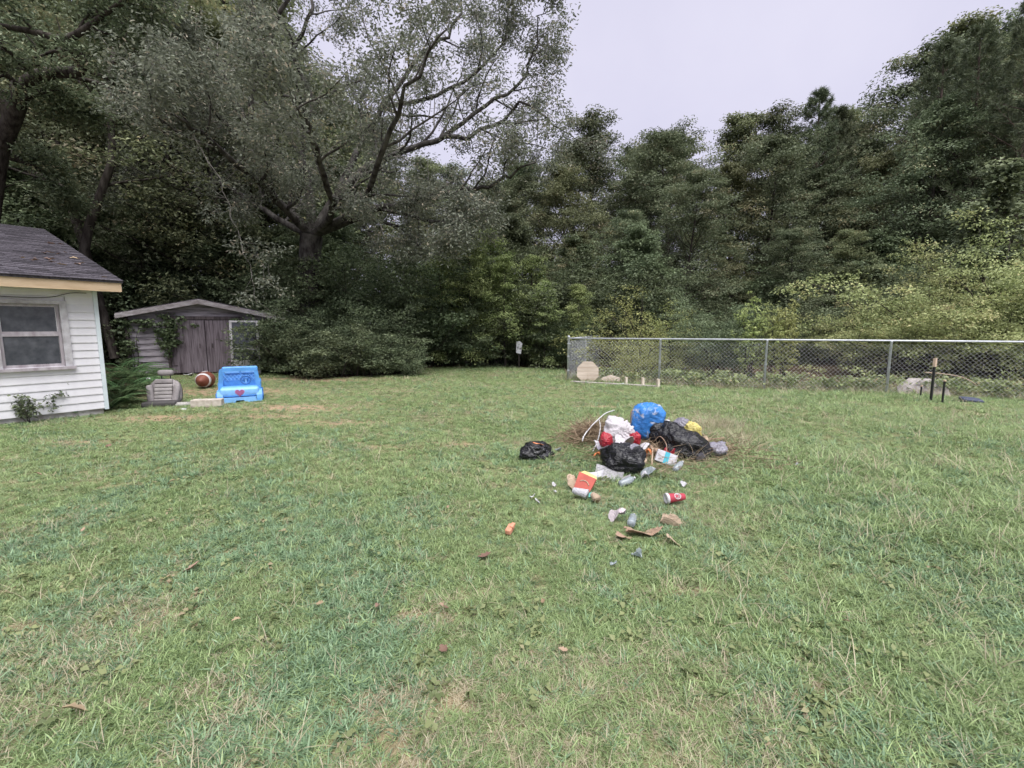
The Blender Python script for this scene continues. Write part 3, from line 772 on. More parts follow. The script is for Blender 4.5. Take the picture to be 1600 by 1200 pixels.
def pine(seed, H, z0, rad):
    rng = np.random.default_rng(seed)
    P = wander(rng, (0, 0, -0.2), (0, 0, 1), H, 10, 0.03, 0.1); P[:, :2] *= 0.6
    br = []
    nw = 22
    for w in range(nw):
        t = w / (nw - 1); z = z0 + (H - z0) * t * 0.985
        f = np.interp(z, P[:, 2], np.arange(len(P))); j = min(int(f), len(P) - 2); p = P[j] + (P[j + 1] - P[j]) * (f - j)
        for k in range(5):
            az = k * 1.26 + w * 0.7 + rng.uniform(-.35, .35)
            ln = rad * (1 - t) ** 0.75 * rng.uniform(0.6, 1.2) + 0.35
            Q = wander(rng, p, (math.cos(az), math.sin(az), 0.15 + 0.5 * t), ln, 5, 0.10, 0.06)
            br.append((Q, np.linspace(0.05 * (1.15 - t), 0.008, len(Q)), 4))
    sub = spawn(rng, br, 6, 0.4, 0.3, 0.75, 0.15, 0.08, 3, 0.5, 3, 0.25)
    tips = [(Q[-1], unit(Q[-1] - Q[-2])) for Q, _, _ in sub + br] + [(Q[2], unit(Q[-1] - Q[-2])) for Q, _, _ in sub]
    C = np.array([a for a, _ in tips]); D = np.array([b for _, b in tips])
    per = 26; n = len(C) * per
    Cn = np.repeat(C, per, 0) - np.repeat(D, per, 0) * rng.uniform(0, 0.3, (n, 1)); A = unit(np.repeat(D, per, 0) * 0.9 + rand_unit(rng, n) * 0.9)
    V, F = leaf_geo(Cn, A, rand_unit(rng, n), rng.uniform(0.16, 0.30, n), 0.022, droop=0.1)
    tone = np.clip(np.repeat(rng.normal(0.5, 0.2, len(C)), per) + rng.normal(0, .12, n), 0, 1)
    V2, F2 = tubes([(P, np.linspace(0.22, 0.025, len(P)), 9)] + br + sub)
    return [('trunk', mesh_np('trunk', V2, F2, M['pine_bark'], True)), ('crown', foliage_mesh('crown', (V, F, tone), M['pine_needle']))]
def shrub(seed, H, rad, leaf, nst=16, per=7, nleaf=34, Ln=0.075, Wd=0.042, spread=0.17, arch=-0.06, up=0.6, lean=0.55, zcut=0.0):
    rng = np.random.default_rng(seed); st = []
    for i in range(nst):
        az = i * 2.4 + rng.uniform(-.4, .4); le = lean * rng.uniform(0.2, 1.5)
        st.append((wander(rng, (rng.normal() * rad * .3, rng.normal() * rad * .3, -0.05), (math.cos(az) * le, math.sin(az) * le, 1), H * rng.uniform(.75, 1.35), 7, 0.10, arch),
                   np.linspace(0.022, 0.006, 8), 4))
    s2 = spawn(rng, st, per, 0.38, 0.15, 0.85, 0.2, arch, 4, 0.5, 3, 0.2)
    cen = np.array([Q[-1] for Q, _, _ in s2 + st] + [Q[2] for Q, _, _ in s2])
    cen[:, 2] = np.maximum(cen[:, 2], 0.08)
    if zcut: cen = cen[(cen[:, 2] > zcut) | (rng.uniform(size=len(cen)) < 0.12)]
    V, F = tubes(st + s2)
    return [('stems', mesh_np('stems', V, F, M['bark'], True)), ('foliage', foliage_mesh('foliage', foliage(rng, cen, spread, nleaf, Ln, Wd, up=up), M[leaf]))]

KIND = {
    'tallA': broadleaf(101, 14, 2.2, 4.0, 'forest_leaf', nb=50, nleaf=84, spread=0.46),
    'tallB': broadleaf(102, 14, 1.6, 3.8, 'forest_leaf_olive', nb=50, nleaf=84, top=0.35, spread=0.46),
    'tallC': broadleaf(103, 14, 4.0, 3.6, 'forest_leaf', nb=44, nleaf=84, top=0.2, spread=0.46),
    'tallD': broadleaf(104, 14, 2.0, 3.1, 'forest_leaf_olive', nb=48, nleaf=76, Ln=.125, spread=0.40, top=0.5),
    'small': broadleaf(105, 6, 0.7, 2.0, 'understory_leaf', nb=28, nleaf=70, Ln=0.11, Wd=0.06, spread=0.26, tr=0.07),
    'smallB': broadleaf(106, 6, 0.5, 1.9, 'bright_leaf', nb=26, nleaf=52, Ln=0.09, Wd=0.05, spread=0.26, tr=0.06, top=0.6),
    'gum': broadleaf(107, 6, 0.8, 1.7, 'gum_leaf', nb=28, nleaf=40, Ln=0.11, Wd=0.09, spread=0.24, tr=0.07, top=0.75),
    'pine': pine(108, 16, 3.0, 3.1), 'pineB': pine(109, 16, 6.0, 2.6),
    'thicket': shrub(110, 3.4, 1.5, 'understory_leaf', nst=22, per=8, nleaf=46, Ln=0.10, Wd=0.055, spread=0.28),
    'thicketB': shrub(111, 3.6, 1.5, 'ivy_leaf', nst=22, per=8, nleaf=46, Ln=0.10, Wd=0.06, spread=0.28),
    'low': shrub(116, 1.3, 0.8, 'understory_leaf', nst=20, per=7, nleaf=40, Ln=0.075, Wd=0.042, spread=0.14),
    'privet': shrub(112, 2.9, 1.3, 'bush_leaf', nst=28, per=9, nleaf=56, Ln=0.062, Wd=0.034, spread=0.18, arch=-0.12, lean=0.8, zcut=1.0),
    'privetB': shrub(113, 2.6, 1.3, 'bush_leaf', nst=26, per=9, nleaf=56, Ln=0.068, Wd=0.036, spread=0.18, arch=-0.10, lean=0.9, zcut=0.9),
    'lime': shrub(114, 1.7, 0.9, 'lime_leaf', nst=24, per=8, nleaf=26, Ln=0.06, Wd=0.022, spread=0.13, arch=-0.10, lean=0.8),
    'shoots': shrub(115, 1.9, 0.4, 'lime_leaf', nst=6, per=20, nleaf=14, Ln=0.09, Wd=0.03, spread=0.04, arch=0.06, lean=0.16),
}
def plant(kind, name, label, px, Y, top_py=None, h=None, base=None, group=None, cat='tree', rz=None, wide=1.0):
    """stand a copy of a plant so that its top reaches the surveyed height"""
    H = {'pine': 16, 'pineB': 16, 'thicket': 3.9, 'thicketB': 4.1, 'low': 1.5, 'privet': 2.9, 'privetB': 2.6, 'lime': 1.8, 'shoots': 2.3,
         'small': 6.2, 'smallB': 6.2, 'gum': 6.2}.get(kind, 14.3)
    x = at(px, 500, Y)[0]
    hh = h if h is not None else pz(top_py, Y)
    s = hh / H
    t = thing(name, label, cat, (x, Y, ground_z(x, Y)), prng.uniform(0, 6.28) if rz is None else rz, group, (s * wide, s * wide, s))
    for pn, me in KIND[kind]: link(pn, me, t)
    return t
prng = random.Random(42)
SKY = np.array([(-600, -60), (430, -60), (470, 60), (560, 170), (640, 235), (720, 262), (800, 258), (860, 215), (900, 195), (930, 200), (1000, 215), (1030, 192), (1075, 182), (1110, 212), (1170, 190), (1210, 195),
                (1250, 185), (1310, 208), (1340, 190), (1375, 150), (1410, 100), (1440, 60), (1480, 35), (1560, 20), (2200, 0)], float)
sky_y = lambda px: float(np.interp(px, SKY[:, 0], SKY[:, 1]))
def wood_words(px):
    if px < 430: return 'in the wood behind the shed', 'trees of the wood behind the shed'
    if px < 900: return 'in the wood behind the oak', 'trees of the wood behind the oak'
    return 'in the wood past the fence', 'trees of the wood beyond the fence'
DESC = {'tallA': 'dark green broadleaf tree with a full crown', 'tallB': 'olive green broadleaf tree leafy to the ground', 'tallC': 'dark green tree with a bare lower trunk', 'tallD': 'narrow olive green broadleaf tree'}
def forest(px, Y, kind, dpy):
    w, g = wood_words(px)
    plant(kind, 'broadleaf_tree', DESC[kind] + ' ' + w, px, Y, top_py=sky_y(px) + dpy, group=g + ', ' + DESC[kind].split(' tree')[0], wide=1.12)
ks = ['tallA', 'tallB', 'tallC', 'tallD']
px = -420.0                                           # back row gives the skyline
i = 0
while px < 1950:
    forest(px, prng.uniform(33, 38) if px > 430 else prng.uniform(25, 31), ks[(i * 3 + i // 4) % 4], prng.uniform(-14, 34)); i += 1
    px += prng.uniform(36, 52)
px = -300.0                                           # middle row
while px < 1850:
    if not (560 < px < 640):
        forest(px, prng.uniform(26, 31) if px > 430 else prng.uniform(20, 24), ks[(i * 5 + i // 3) % 4], prng.uniform(25, 75)); i += 1
    px += prng.uniform(60, 85)
px = 880.0                                            # front row at the edge of the wood on the right
while px < 1900:
    forest(px, prng.uniform(20, 24), ks[(i * 3 + i // 5) % 4], prng.uniform(90, 170)); i += 1
    px += prng.uniform(75, 105)
for px_, Y_, tp, kd in ((1262, 30, 148, 'pineB'), (1292, 31, 175, 'pineB'), (1500, 21, 40, 'pine'), (1575, 19, 0, 'pine'), (1445, 24, 60, 'pine'), (1660, 18, -60, 'pine')):
    plant(kd, 'pine_tree', 'slim pine with a pointed top rising above the wood' if kd == 'pineB' else 'tall long-needled pine at the right end of the wood', px_, Y_, top_py=tp,
          group='slim pines' if kd == 'pineB' else 'tall pines')
# shrubs and saplings along the edge of the wood
def shr(kind, name, label, px, Y, top, grp=None, wide=1.0, cat='shrub'): return plant(kind, name, label, px, Y, top_py=top, group=grp, cat=cat, wide=wide)
px = -100.0
while px < 1750:
    Y_ = prng.uniform(18.5, 21) if px > 560 else prng.uniform(16.5, 20)
    if 150 < px < 440: Y_ = prng.uniform(20.5, 22)
    shr(prng.choice(['thicket', 'thicketB']), 'thicket_shrub', 'dark leafy shrub in the undergrowth at the foot of the wood', px, Y_, prng.uniform(400, 455) if not 1070 < px < 1270 else prng.uniform(490, 510), 'undergrowth shrubs', 1.2)
    px += prng.uniform(46, 66)
px = 430.0
while px < 1650:
    if not 1060 < px < 1290: shr('small', 'understory_tree', 'young broad-leaved tree under the edge of the wood', px, prng.uniform(19, 22), prng.uniform(330, 400), 'young trees at the wood edge', 1.2, 'tree')
    px += prng.uniform(75, 115)
for px_, Y_, tp in ((60, 17.5, 270), (140, 19.8, 300), (215, 20.5, 310), (300, 20.6, 330), (400, 20.2, 345), (-60, 15.5, 240), (350, 21.5, 290), (180, 22, 270)):
    shr('small', 'understory_tree', 'young dark tree between the house and the shed roof', px_, Y_, tp, 'young trees behind the shed', 1.25, 'tree')
# centre: bright saplings and the bush left of the mown path
for px_, Y_, tp, k_ in ((735, 17.5, 372, 'smallB'), (790, 17.3, 400, 'smallB'), (850, 16.9, 440, 'smallB'), (900, 16.4, 445, 'smallB'), (690, 17.9, 400, 'smallB'), (765, 18.6, 360, 'smallB'), (830, 18.0, 400, 'smallB')):
    shr(k_, 'sapling', 'bright green sapling thicket at the end of the mown path', px_, Y_, tp, 'saplings at the end of the lawn', 1.1, 'tree')
for px_, Y_, tp in ((440, 15.2, 505), (490, 14.9, 520), (540, 14.6, 515), (590, 14.5, 525), (625, 14.8, 540), (525, 16.4, 470), (590, 16.2, 482), (475, 17.0, 462)):
    shr('low' if tp > 500 else 'thicket', 'border_shrub', 'green shrub in the overgrown clump between shed and path', px_, Y_, tp, 'shrubs of the clump beside the shed', 1.15)
for px_, Y_, tp in ((690, 18.2, 500), (740, 18.0, 490), (790, 17.9, 480), (840, 17.8, 500), (875, 17.0, 500)):
    shr('thicketB', 'thicket_shrub', 'dark shrub closing off the end of the mown path', px_, Y_, tp, 'shrubs at the end of the path', 1.2)
# beyond the fence
shr('lime', 'arching_shrub', 'yellow-green feathery shrub rising over the fence corner', 995, 15.4, 480, None, 1.1)
shr('lime', 'arching_shrub', 'smaller yellow-green feathery shrub leaning along the fence rail', 1055, 14.8, 497, None, 1.1)
shr('lime', 'arching_shrub', 'thin green bush growing through the fence behind the octagon boards', 1000, 13.3, 528, None, 0.75)
shr('thicket', 'broadleaf_shrub', 'dark green shrub behind the fence beside the lime shoots', 1122, 14.0, 470, None, 0.9)
for px_ in (1175, 1205, 1232): shr('shoots', 'shoot_shrub', 'upright lime-green leafy shoots standing above the fence rail', px_, 12.9, 460 if px_ != 1205 else 478, 'lime shoots behind the fence', 0.7)
for px_, Y_, tp, k_ in ((1405, 13.6, 478, 'privetB'), (1455, 14.2, 428, 'privet'), (1500, 14.2, 398, 'privetB'), (1550, 14.0, 385, 'privet'), (1610, 13.6, 385, 'privet'), (1670, 13.2, 385, 'privetB'),
                        (1740, 12.6, 380, 'privet'), (1480, 12.8, 462, 'privetB'), (1550, 12.2, 455, 'privet'), (1630, 11.8, 450, 'privetB'), (1700, 11.2, 445, 'privet')):
    shr(k_, 'privet_bush', 'big rounded pale green hedge bush bulging over the fence', px_, Y_, tp, 'pale hedge bushes behind the fence', 0.98)
shr('gum', 'young_gum_tree', 'young tree with broad pale leaves standing out of the hedge bushes', 1525, 15.0, 268, None, 1.15, 'tree')
for px_ in (1060, 1110, 1160, 1210, 1260, 1310):
    shr('thicketB', 'thicket_shrub', 'dark shrub deep in the wood behind the lime shoots', px_, 24.5 + (px_ % 3), 425 + (px_ % 7) * 4, 'deep shrubs behind the lime shoots', 1.3)
# second dark oak left, behind the house
OB2 = at(-40, 560, 14.5); OB2[2] = 0
def limb2(pts, r0, r1):
    P = smooth_path([at(*p) for p in pts], 4) - OB2; return (P, np.linspace(r0, r1, len(P)), 8)
rng = np.random.default_rng(9)
LB = [limb2([(-40, 590, 14.5), (-30, 420, 14.5), (-5, 240, 14.4), (10, 205, 14.3)], .34, .24), limb2([(0, 225, 14.35), (20, 185, 14.2), (42, 130, 14), (75, 115, 13.8), (130, 108, 13.4), (92, 62, 13), (0, 40, 12.6)], .24, .06),
      limb2([(92, 62, 13), (118, 55, 12.8), (160, 25, 12.6), (215, -15, 12.2)], .11, .04), limb2([(20, 190, 14.2), (-30, 100, 14), (-60, -20, 14)], .2, .05),
      limb2([(-5, 240, 14.4), (60, 262, 15), (100, 310, 15.5)], .12, .04), limb2([(40, 130, 14), (90, 155, 14.4), (130, 168, 14.8)], .1, .03)]
B2 = spawn(rng, LB[1:], 8, 0.36, 0.2, 0.9, 0.18, 0.02, 5, 0.5, 5); B3 = spawn(rng, B2, 6, 0.45, 0.2, 0.9, 0.2, 0, 4, 0.5, 3, 0.4)
dk = thing('dark_oak', 'dark crooked oak with black limbs leaning out above the house roof', 'tree', (OB2[0], OB2[1], 0))
V, F = tubes(LB + B2 + B3); link('trunk', mesh_np('trunk', V, F, M['bark'], True), dk)
cen = np.array([P[-1] for P, _, _ in B3] + [P[2] for P, _, _ in B3])
link('crown', foliage_mesh('crown', foliage(rng, cen, 0.24, 44, 0.12, 0.05, up=0.6), M['forest_leaf']), dk)
def slim_trunk(label, pts, r0):
    b = at(*pts[0]); b[2] = 0
    P = smooth_path([at(*p) for p in pts], 4) - b
    t = thing('leaning_trunk', label, 'tree', (b[0], b[1], 0))
    br = spawn(rng, [(P, np.linspace(r0, r0 * .45, len(P)), 8)], 9, 0.3, 0.45, 0.9, 0.2, 0.05, 5, 0.4, 4, 0.5)
    V, F = tubes([(P, np.linspace(r0, r0 * .45, len(P)), 8)] + br); link('trunk', mesh_np('trunk', V, F, M['bark'], True), t)
    c = np.array([Q[-1] for Q, _, _ in br] + [Q[3] for Q, _, _ in br])
    link('crown', foliage_mesh('crown', foliage(rng, c, 0.35, 50, 0.12, 0.06), M['forest_leaf']), t)
slim_trunk('slim dark trunk curving up behind the house roof ridge', [(128, 560, 16.5), (132, 390, 16.5), (160, 295, 16.8), (175, 240, 17), (172, 120, 17.5), (200, 0, 18)], 0.17)
slim_trunk('dark trunk slanting left above the house roof', [(180, 560, 17.2), (110, 320, 17.2), (60, 275, 17), (0, 250, 16.6), (-60, 180, 16)], 0.16)

# ------------------------------------------------------------------ chain-link fence
M['galv'] = plain('galvanised_steel', (0.52, 0.54, 0.58), 0.45, 0.5, 0.15, 0.2)
M['wire'] = plain('fence_wire', (0.60, 0.62, 0.65), 0.5, 0.5, 0.12, 0.0)
fence = thing('chain_link_fence', 'galvanised chain-link fence with round top rail beside the lawn', 'fence', (FA[0], FA[1], 0), math.atan2(FD[1], FD[0]))
FH = 1.20
def chain_panel(x0, x1, ya, name='mesh_panel', axis='x'):
    Vs, Fs, n = [], [], 0
    dx, dz = 0.047, 0.047; rr = 0.0027; m = int((FH - 0.08) / dz)
    for i, x in enumerate(np.arange(x0, x1 - 0.001, dx)):
        z = 0.05 + np.arange(m + 1) * dz; k = np.arange(m + 1)
        X = x + (k % 2) * dx * (1 if i % 1 == 0 else 1); Y = ya + ((k % 2) * 2 - 1) * 0.003
        X = np.where((k + i) % 2 == 0, x, x + dx * 1.03)
        P = np.stack([X, Y, z] if axis == 'x' else [Y, X, z], -1)
        off = np.array([(rr, 0, 0), (-rr / 2, rr, 0), (-rr / 2, -rr, 0)]) if axis == 'x' else np.array([(0, rr, 0), (rr, -rr / 2, 0), (-rr, -rr / 2, 0)])
        V = (P[:, None] + off[None]).reshape(-1, 3); a = np.arange(m)[:, None] * 3; j = np.arange(3)[None]; j2 = (j + 1) % 3
        Fs.append(np.stack([a + j, a + j2, a + 3 + j2, a + 3 + j], -1).reshape(-1, 4) + n); Vs.append(V); n += len(V)
    return link(name, mesh_np(name, np.concatenate(Vs), np.concatenate(Fs), M['wire']), fence)
posts = [0.0, 2.44, 4.90, 7.36, 9.82, 12.28, 14.74]
for i, s in enumerate(posts):
    mb = MB(); r_ = 0.036 if i == 0 else 0.027
    mb.lathe([(r_, -0.3), (r_, FH + (0.03 if i == 0 else -0.02)), (r_ * 1.15, FH + (0.035 if i == 0 else -0.015)), (r_ * 0.8, FH + (0.075 if i == 0 else 0.0))], 10, Matrix.Translation((s, 0.035, 0)))
    p_ = mb.build('post', M['galv'], fence, True)
    if i < len(posts) - 1: chain_panel(s + 0.03, posts[i + 1], -0.004)
    for zz in ((0.3, 0.7, 1.05) if i == 0 else (0.6,)):
        mb = MB(); mb.lathe([(r_ * 1.18, -0.012), (r_ * 1.18, 0.012)], 10, Matrix.Translation((s, 0.035, zz))); mb.build('tie_band', M['galv'], p_)
mb = MB(); mb.tube([(0.0, 0.035, FH), (7.4, 0.035, FH + 0.005), (14.8, 0.035, FH)], 0.021, 8); mb.build('top_rail', M['galv'], fence, True)
mb = MB(); mb.tube([(0.0, 0.035, FH - 0.01), (-0.02, 2.4, FH - 0.01), (0, 4.9, FH - 0.01)], 0.019, 8); mb.build('return_rail', M['galv'], fence, True)
for s in (2.45, 4.9):
    mb = MB(); mb.lathe([(0.027, -0.3), (0.027, FH - 0.02), (0.02, FH)], 10, Matrix.Translation((0.0, s, 0))); mb.build('post', M['galv'], fence, True)
chain_panel(0.06, 4.9, 0.03, 'return_mesh_panel', 'y')

# boards and stakes by the fence
M['plywood'] = surf('plywood', (0.36, 0.29, 0.23), (0.56, 0.48, 0.40), 3, 0.8, 0.2, 0.004, (0.4, 2, 4))
M['grey_board'] = surf('grey_board', (0.25, 0.22, 0.21), (0.44, 0.40, 0.38), 5, 0.85, 0.25, 0.005)
M['pale_wood'] = surf('pale_wood', (0.50, 0.42, 0.33), (0.72, 0.65, 0.55), 6, 0.8, 0.2, 0.004, (2, 2, .4))
M['black_steel'] = plain('black_steel', (0.02, 0.02, 0.022), 0.5)
M['tape'] = plain('pale_tape', (0.62, 0.47, 0.36), 0.5)
M['dark_blue'] = plain('dark_blue', (0.05, 0.06, 0.10), 0.6)
def octagon(r): return [(r / math.cos(math.pi / 8) * math.cos(math.pi / 8 + k * math.pi / 4), r / math.cos(math.pi / 8) * math.sin(math.pi / 8 + k * math.pi / 4)) for k in range(8)]
def board(label, px, py_base, w, tilt, roll, mat, sink=0.0, yaw=-0.2, name='octagon_board'):
    g = GP(px, py_base)
    t = thing(name, label, 'board', (g[0], g[1], g[2] - sink), yaw)
    Rm = Matrix.Rotation(-tilt, 4, 'X') @ Matrix.Translation((0, 0, w / 2)) @ Matrix.Rotation(roll, 4, 'Y')
    mb = MB(); mb.prism(octagon(w / 2), 'y', -0.009, 0.009); o = mb.build('panel', mat, t); o.matrix_local = Rm
    mb = MB(); mb.box((0, -0.0125, 0), (0.006, 0.006, w * 0.9)); s_ = mb.build('batten', mat, t); s_.matrix_local = Rm
    return t
board('upright tan octagonal board leaning on the fence near its corner post', 918, 598, 0.58, 0.14, 0.0, M['plywood'], 0.03)
board('tan octagonal board tipped over low behind the upright one', 955, 600, 0.62, 0.75, 0.35, M['plywood'], 0.30)
board('grey half-sunken octagonal board behind three black stakes', 1455, 622, 0.92, 0.75, 0.0, M['grey_board'], 0.34, -0.36)
def stake(name, label, px, py0, py1, w, mat, cat='stake', tip=None, group=None):
    g = GP(px, py0); h = pz(py1, g[1]) - g[2]
    t = thing(name, label, cat, g, 0.3, group)
    mb = MB(); mb.prism([(-w / 2, -0.15), (w / 2, -0.15), (w / 2, h * 0.97), (w * 0.25, h), (-w * 0.25, h), (-w / 2, h * 0.97)], 'y', -w / 2, w / 2); mb.build('shaft', mat, t)
    if tip is not None:
        mb = MB(); mb.box((0, 0, h * (1 - tip / 2) + 0.005), (w * 1.35, w * 1.35, h * tip)); mb.build('tip', M['tape'], t)
    return t
stake('wooden_stake', 'short pale wooden stake beside the tipped octagonal board', 978, 602, 589, 0.06, M['pale_wood'])
stake('wooden_stake', 'short pale wooden stake midway between two others by the fence', 1004, 605, 590, 0.06, M['pale_wood'])
stake('wooden_stake', 'short pale wooden stake next to the fence post', 1028, 607, 592, 0.06, M['pale_wood'])
stake('metal_stake', 'tall black steel stake with a pale tip before the grey board', 1454, 628, 560, 0.034, M['black_steel'], tip=0.2)
stake('metal_stake', 'short black stake with a pale cap beside the tall stake', 1438, 622, 602, 0.022, M['black_steel'], tip=0.12)
stake('metal_stake', 'medium black stake at the hedge side of the tall stake', 1472, 631, 594, 0.026, M['black_steel'], tip=0.06)
a_, b_ = GP(892, 599), GP(1032, 607)
tm = thing('edging_timber', 'long weathered timber lying along the foot of the fence', 'timber', ((a_ + b_) / 2), math.atan2(b_[1] - a_[1], b_[0] - a_[0]))
mb = MB(); ln_ = np.linalg.norm(b_ - a_); mb.rbox((0, 0, 0.012), (ln_, 0.09, 0.08), 0.012); mb.build('beam', M['grey_board'], tm)
mb = MB(); mb.rbox((ln_ * 0.1, 0.0, 0.056), (0.05, 0.10, 0.012), 0.003); mb.build('bracket', M['galv'], tm)
g = GP(1516, 630); o = MB().rbox((0, 0, 0.05), (0.34, 0.2, 0.06), 0.02).rbox((0.0, 0.02, 0.075), (0.22, 0.1, 0.03), 0.012).build('plastic_tub', M['dark_blue'], None, True, g, (0.18, 0.1, -0.3)); tag(o, 'flattened dark blue plastic tub lying in dry grass by the fence', 'tub')
# white panel glimpsed behind the fence
M['white_panel'] = plain('white_panel', (0.72, 0.72, 0.76), 0.4)
c = at(1186, 549, 13.1)
mb = MB(); gridv = [(x * 0.06, 0.03 * math.sin(x * .8) + (0.02 if z_ else 0), 0.22 * z_ - 0.06 * abs(x - 2) * z_ * .3) for z_ in (0, 1, 1.4) for x in range(-4, 5)]
mb.add(gridv, [(r * 9 + i, r * 9 + i + 1, r * 9 + 10 + i, r * 9 + 9 + i) for r in range(2) for i in range(8)])
o = mb.build('white_sheet', M['white_panel'], None, True, c); o.modifiers.new('thick', 'SOLIDIFY').thickness = 0.012
tag(o, 'bent white sheet caught in the shrubs behind the fence', 'sheet')
# weeds with broad leaves along the fence
rng = np.random.default_rng(15)
nW = 520; s = rng.uniform(0.2, 15, nW); d = np.abs(rng.normal(0.35, 0.5, nW)) + 0.02
wc = np.stack([FA[0] + FD[0] * s + FN[0] * d, FA[1] + FD[1] * s + FN[1] * d, rng.uniform(0.06, 0.34, nW)], -1)
wd = link('weeds', foliage_mesh('weeds', foliage(rng, wc, 0.10, 16, 0.085, 0.055, up=0.9), M['weed_leaf'])); wd['kind'] = 'stuff'
tag(wd, 'pale broad-leaved weeds growing through the chain-link fence', 'weeds')
rw = np.random.default_rng(19); nr = 1500
ry = rw.uniform(1.2, 9, nr); rx = rw.uniform(-1, 1, nr) * (1.25 * ry + .8); ok = inside(rx, ry) & (fbm(rx, ry, 0.8, 33) > .5)
rc = np.stack([rx[ok], ry[ok], gz(rx[ok], ry[ok]) + .022], -1)
lw = link('lawn_weeds', foliage_mesh('lawn_weeds', foliage(rw, rc, .022, 8, .034, .024, up=1.4), M['weed_leaf'])); lw['kind'] = 'stuff'
tag(lw, 'small broad-leaved weeds dotted through the lawn', 'weeds')
# sign on a stake at the edge of the wood
g = GP(811, 576); sg = thing('notice_board', 'small white sign on a wooden stake at the wood edge', 'sign', g, 0.1)
hs = pz(533, g[1]) - g[2]; hb = pz(551, g[1]) - g[2]
mb = MB(); mb.box((0, 0.02, hb / 2 + .1), (0.04, 0.03, hb + 0.2)); mb.build('stake', M['bark'], sg)
mb = MB(); mb.prism([(-0.11, hb), (0.07, hb - 0.05), (0.12, hs - 0.08), (0.02, hs), (-0.10, hs - 0.02)], 'y', -0.012, 0.003); mb.build('panel', M['white_panel'], sg)

# ------------------------------------------------------------------ things by the shed
M['toy_blue'] = plain('toy_blue', (0.09, 0.28, 0.62), 0.4, 0.45)
M['toy_light'] = plain('toy_light_blue', (0.20, 0.43, 0.76), 0.4, 0.45)
M['toy_dark'] = plain('toy_dark_blue', (0.045, 0.17, 0.46), 0.45, 0.4)
M['heart'] = plain('heart_decal', (0.30, 0.10, 0.22), 0.5)
M['heart_rim'] = plain('heart_rim', (0.42, 0.22, 0.40), 0.5)
g = GP(376, 631); car = thing('toy_car', 'blue plastic ride-on toy car with heart on its front', 'toy car', g, 0.50, None, 0.92)
mb = MB(); mb.rbox((0, 0.17, 0.215), (0.74, 0.36, 0.20), 0.06, 4); hood = mb.build('hood', M['toy_light'], car, True)
hp = [(0.078 * 16 * math.sin(a) ** 3 / 16, 0.078 * (13 * math.cos(a) - 5 * math.cos(2 * a) - 2 * math.cos(3 * a) - math.cos(4 * a)) / 16 + 0.21) for a in np.linspace(0, 2 * math.pi, 40, endpoint=False)]
mb = MB(); mb.prism([(x * 1.18, 0.212 + (z - 0.212) * 1.18) for x, z in hp], 'y', -0.018, 0.03); mb.build('heart_rim', M['heart_rim'], hood)
mb = MB(); mb.prism(hp, 'y', -0.024, 0.0); mb.build('heart', M['heart'], hood)
mb = MB(); mb.prism([(-0.31, 0.0), (-0.10, 0.0), (-0.07, 0.05), (0.07, 0.05), (0.10, 0.0), (0.31, 0.0), (0.30, 0.105), (-0.30, 0.105)], 'y', -0.06, 0.10); mb.build('bumper', M['toy_light'], car)
for sx in (-1, 1):
    mb = MB(); pr = [(0.32 * math.cos(a) * 0.55 + 0.12, 0.26 * math.sin(a) + 0.005) for a in np.linspace(0, math.pi, 12)]
    mb.prism(pr, 'x', sx * 0.31, sx * 0.42); f_ = mb.build('fender', M['toy_blue'], car)
    mb = MB(); mb.lathe([(0.03, -0.05), (0.10, -0.05), (0.105, 0), (0.10, 0.05), (0.03, 0.05)], 20, Matrix.Translation((sx * 0.395, 0.12, 0.105)) @ Matrix.Rotation(math.pi / 2, 4, 'Y')); mb.build('wheel', M['toy_dark'], car, True)
    mb = MB(); mb.rbox((sx * 0.385, 0.72, 0.24), (0.06, 0.72, 0.34), 0.03); mb.build('side_panel', M['toy_blue'], car, True)
    mb = MB(); mb.lathe([(0.03, -0.05), (0.10, -0.05), (0.105, 0), (0.10, 0.05), (0.03, 0.05)], 20, Matrix.Translation((sx * 0.395, 0.85, 0.105)) @ Matrix.Rotation(math.pi / 2, 4, 'Y')); mb.build('wheel', M['toy_dark'], car, True)
ws = MB()
for sx in (-1, 1): ws.prism([(sx * 0.40, 0.26), (sx * 0.31, 0.26), (sx * 0.29, 0.66), (sx * 0.365, 0.66)][::sx], 'y', 0.16, 0.26)
ws.prism([(-0.365, 0.655), (0.365, 0.655), (0.35, 0.70), (0.22, 0.725), (-0.22, 0.725), (-0.35, 0.70)], 'y', 0.158, 0.262)
ws.rbox((0, 0.21, 0.31), (0.70, 0.13, 0.05), 0.02); ws.build('windshield_frame', M['toy_blue'], car)
mb = MB(); mb.rbox((0, 0.98, 0.42), (0.72, 0.10, 0.56), 0.04, 3); sb = mb.build('seat_back', M['toy_blue'], car, True)
mb = MB(); mb.rbox((-0.16, 0.915, 0.60), (0.30, 0.04, 0.12), 0.02); mb.rbox((0.16, 0.915, 0.60), (0.30, 0.04, 0.12), 0.02); mb.build('headrest_pad', M['toy_light'], sb, True)
for k in range(-4, 5):
    for sg_ in (-1, 1):
        mb = MB(); mb.box((k * 0.075, 0.925, 0.46), (0.010, 0.016, 0.20), Matrix.Rotation(sg_ * 0.65, 3, 'Y')); mb.build('quilt_ridge', M['toy_light'], sb)
mb = MB(); mb.rbox((0, 0.66, 0.17), (0.70, 0.62, 0.10), 0.03); mb.build('floor_tub', M['toy_dark'], car, True)
tor = []
swm = Matrix.Translation((0.12, 0.36, 0.44)) @ Matrix.Rotation(R(62), 4, 'X')
mb = MB(); pts = [swm @ Vector((0.095 * math.cos(a), 0.095 * math.sin(a), 0)) for a in np.linspace(0, 2 * math.pi, 25)]
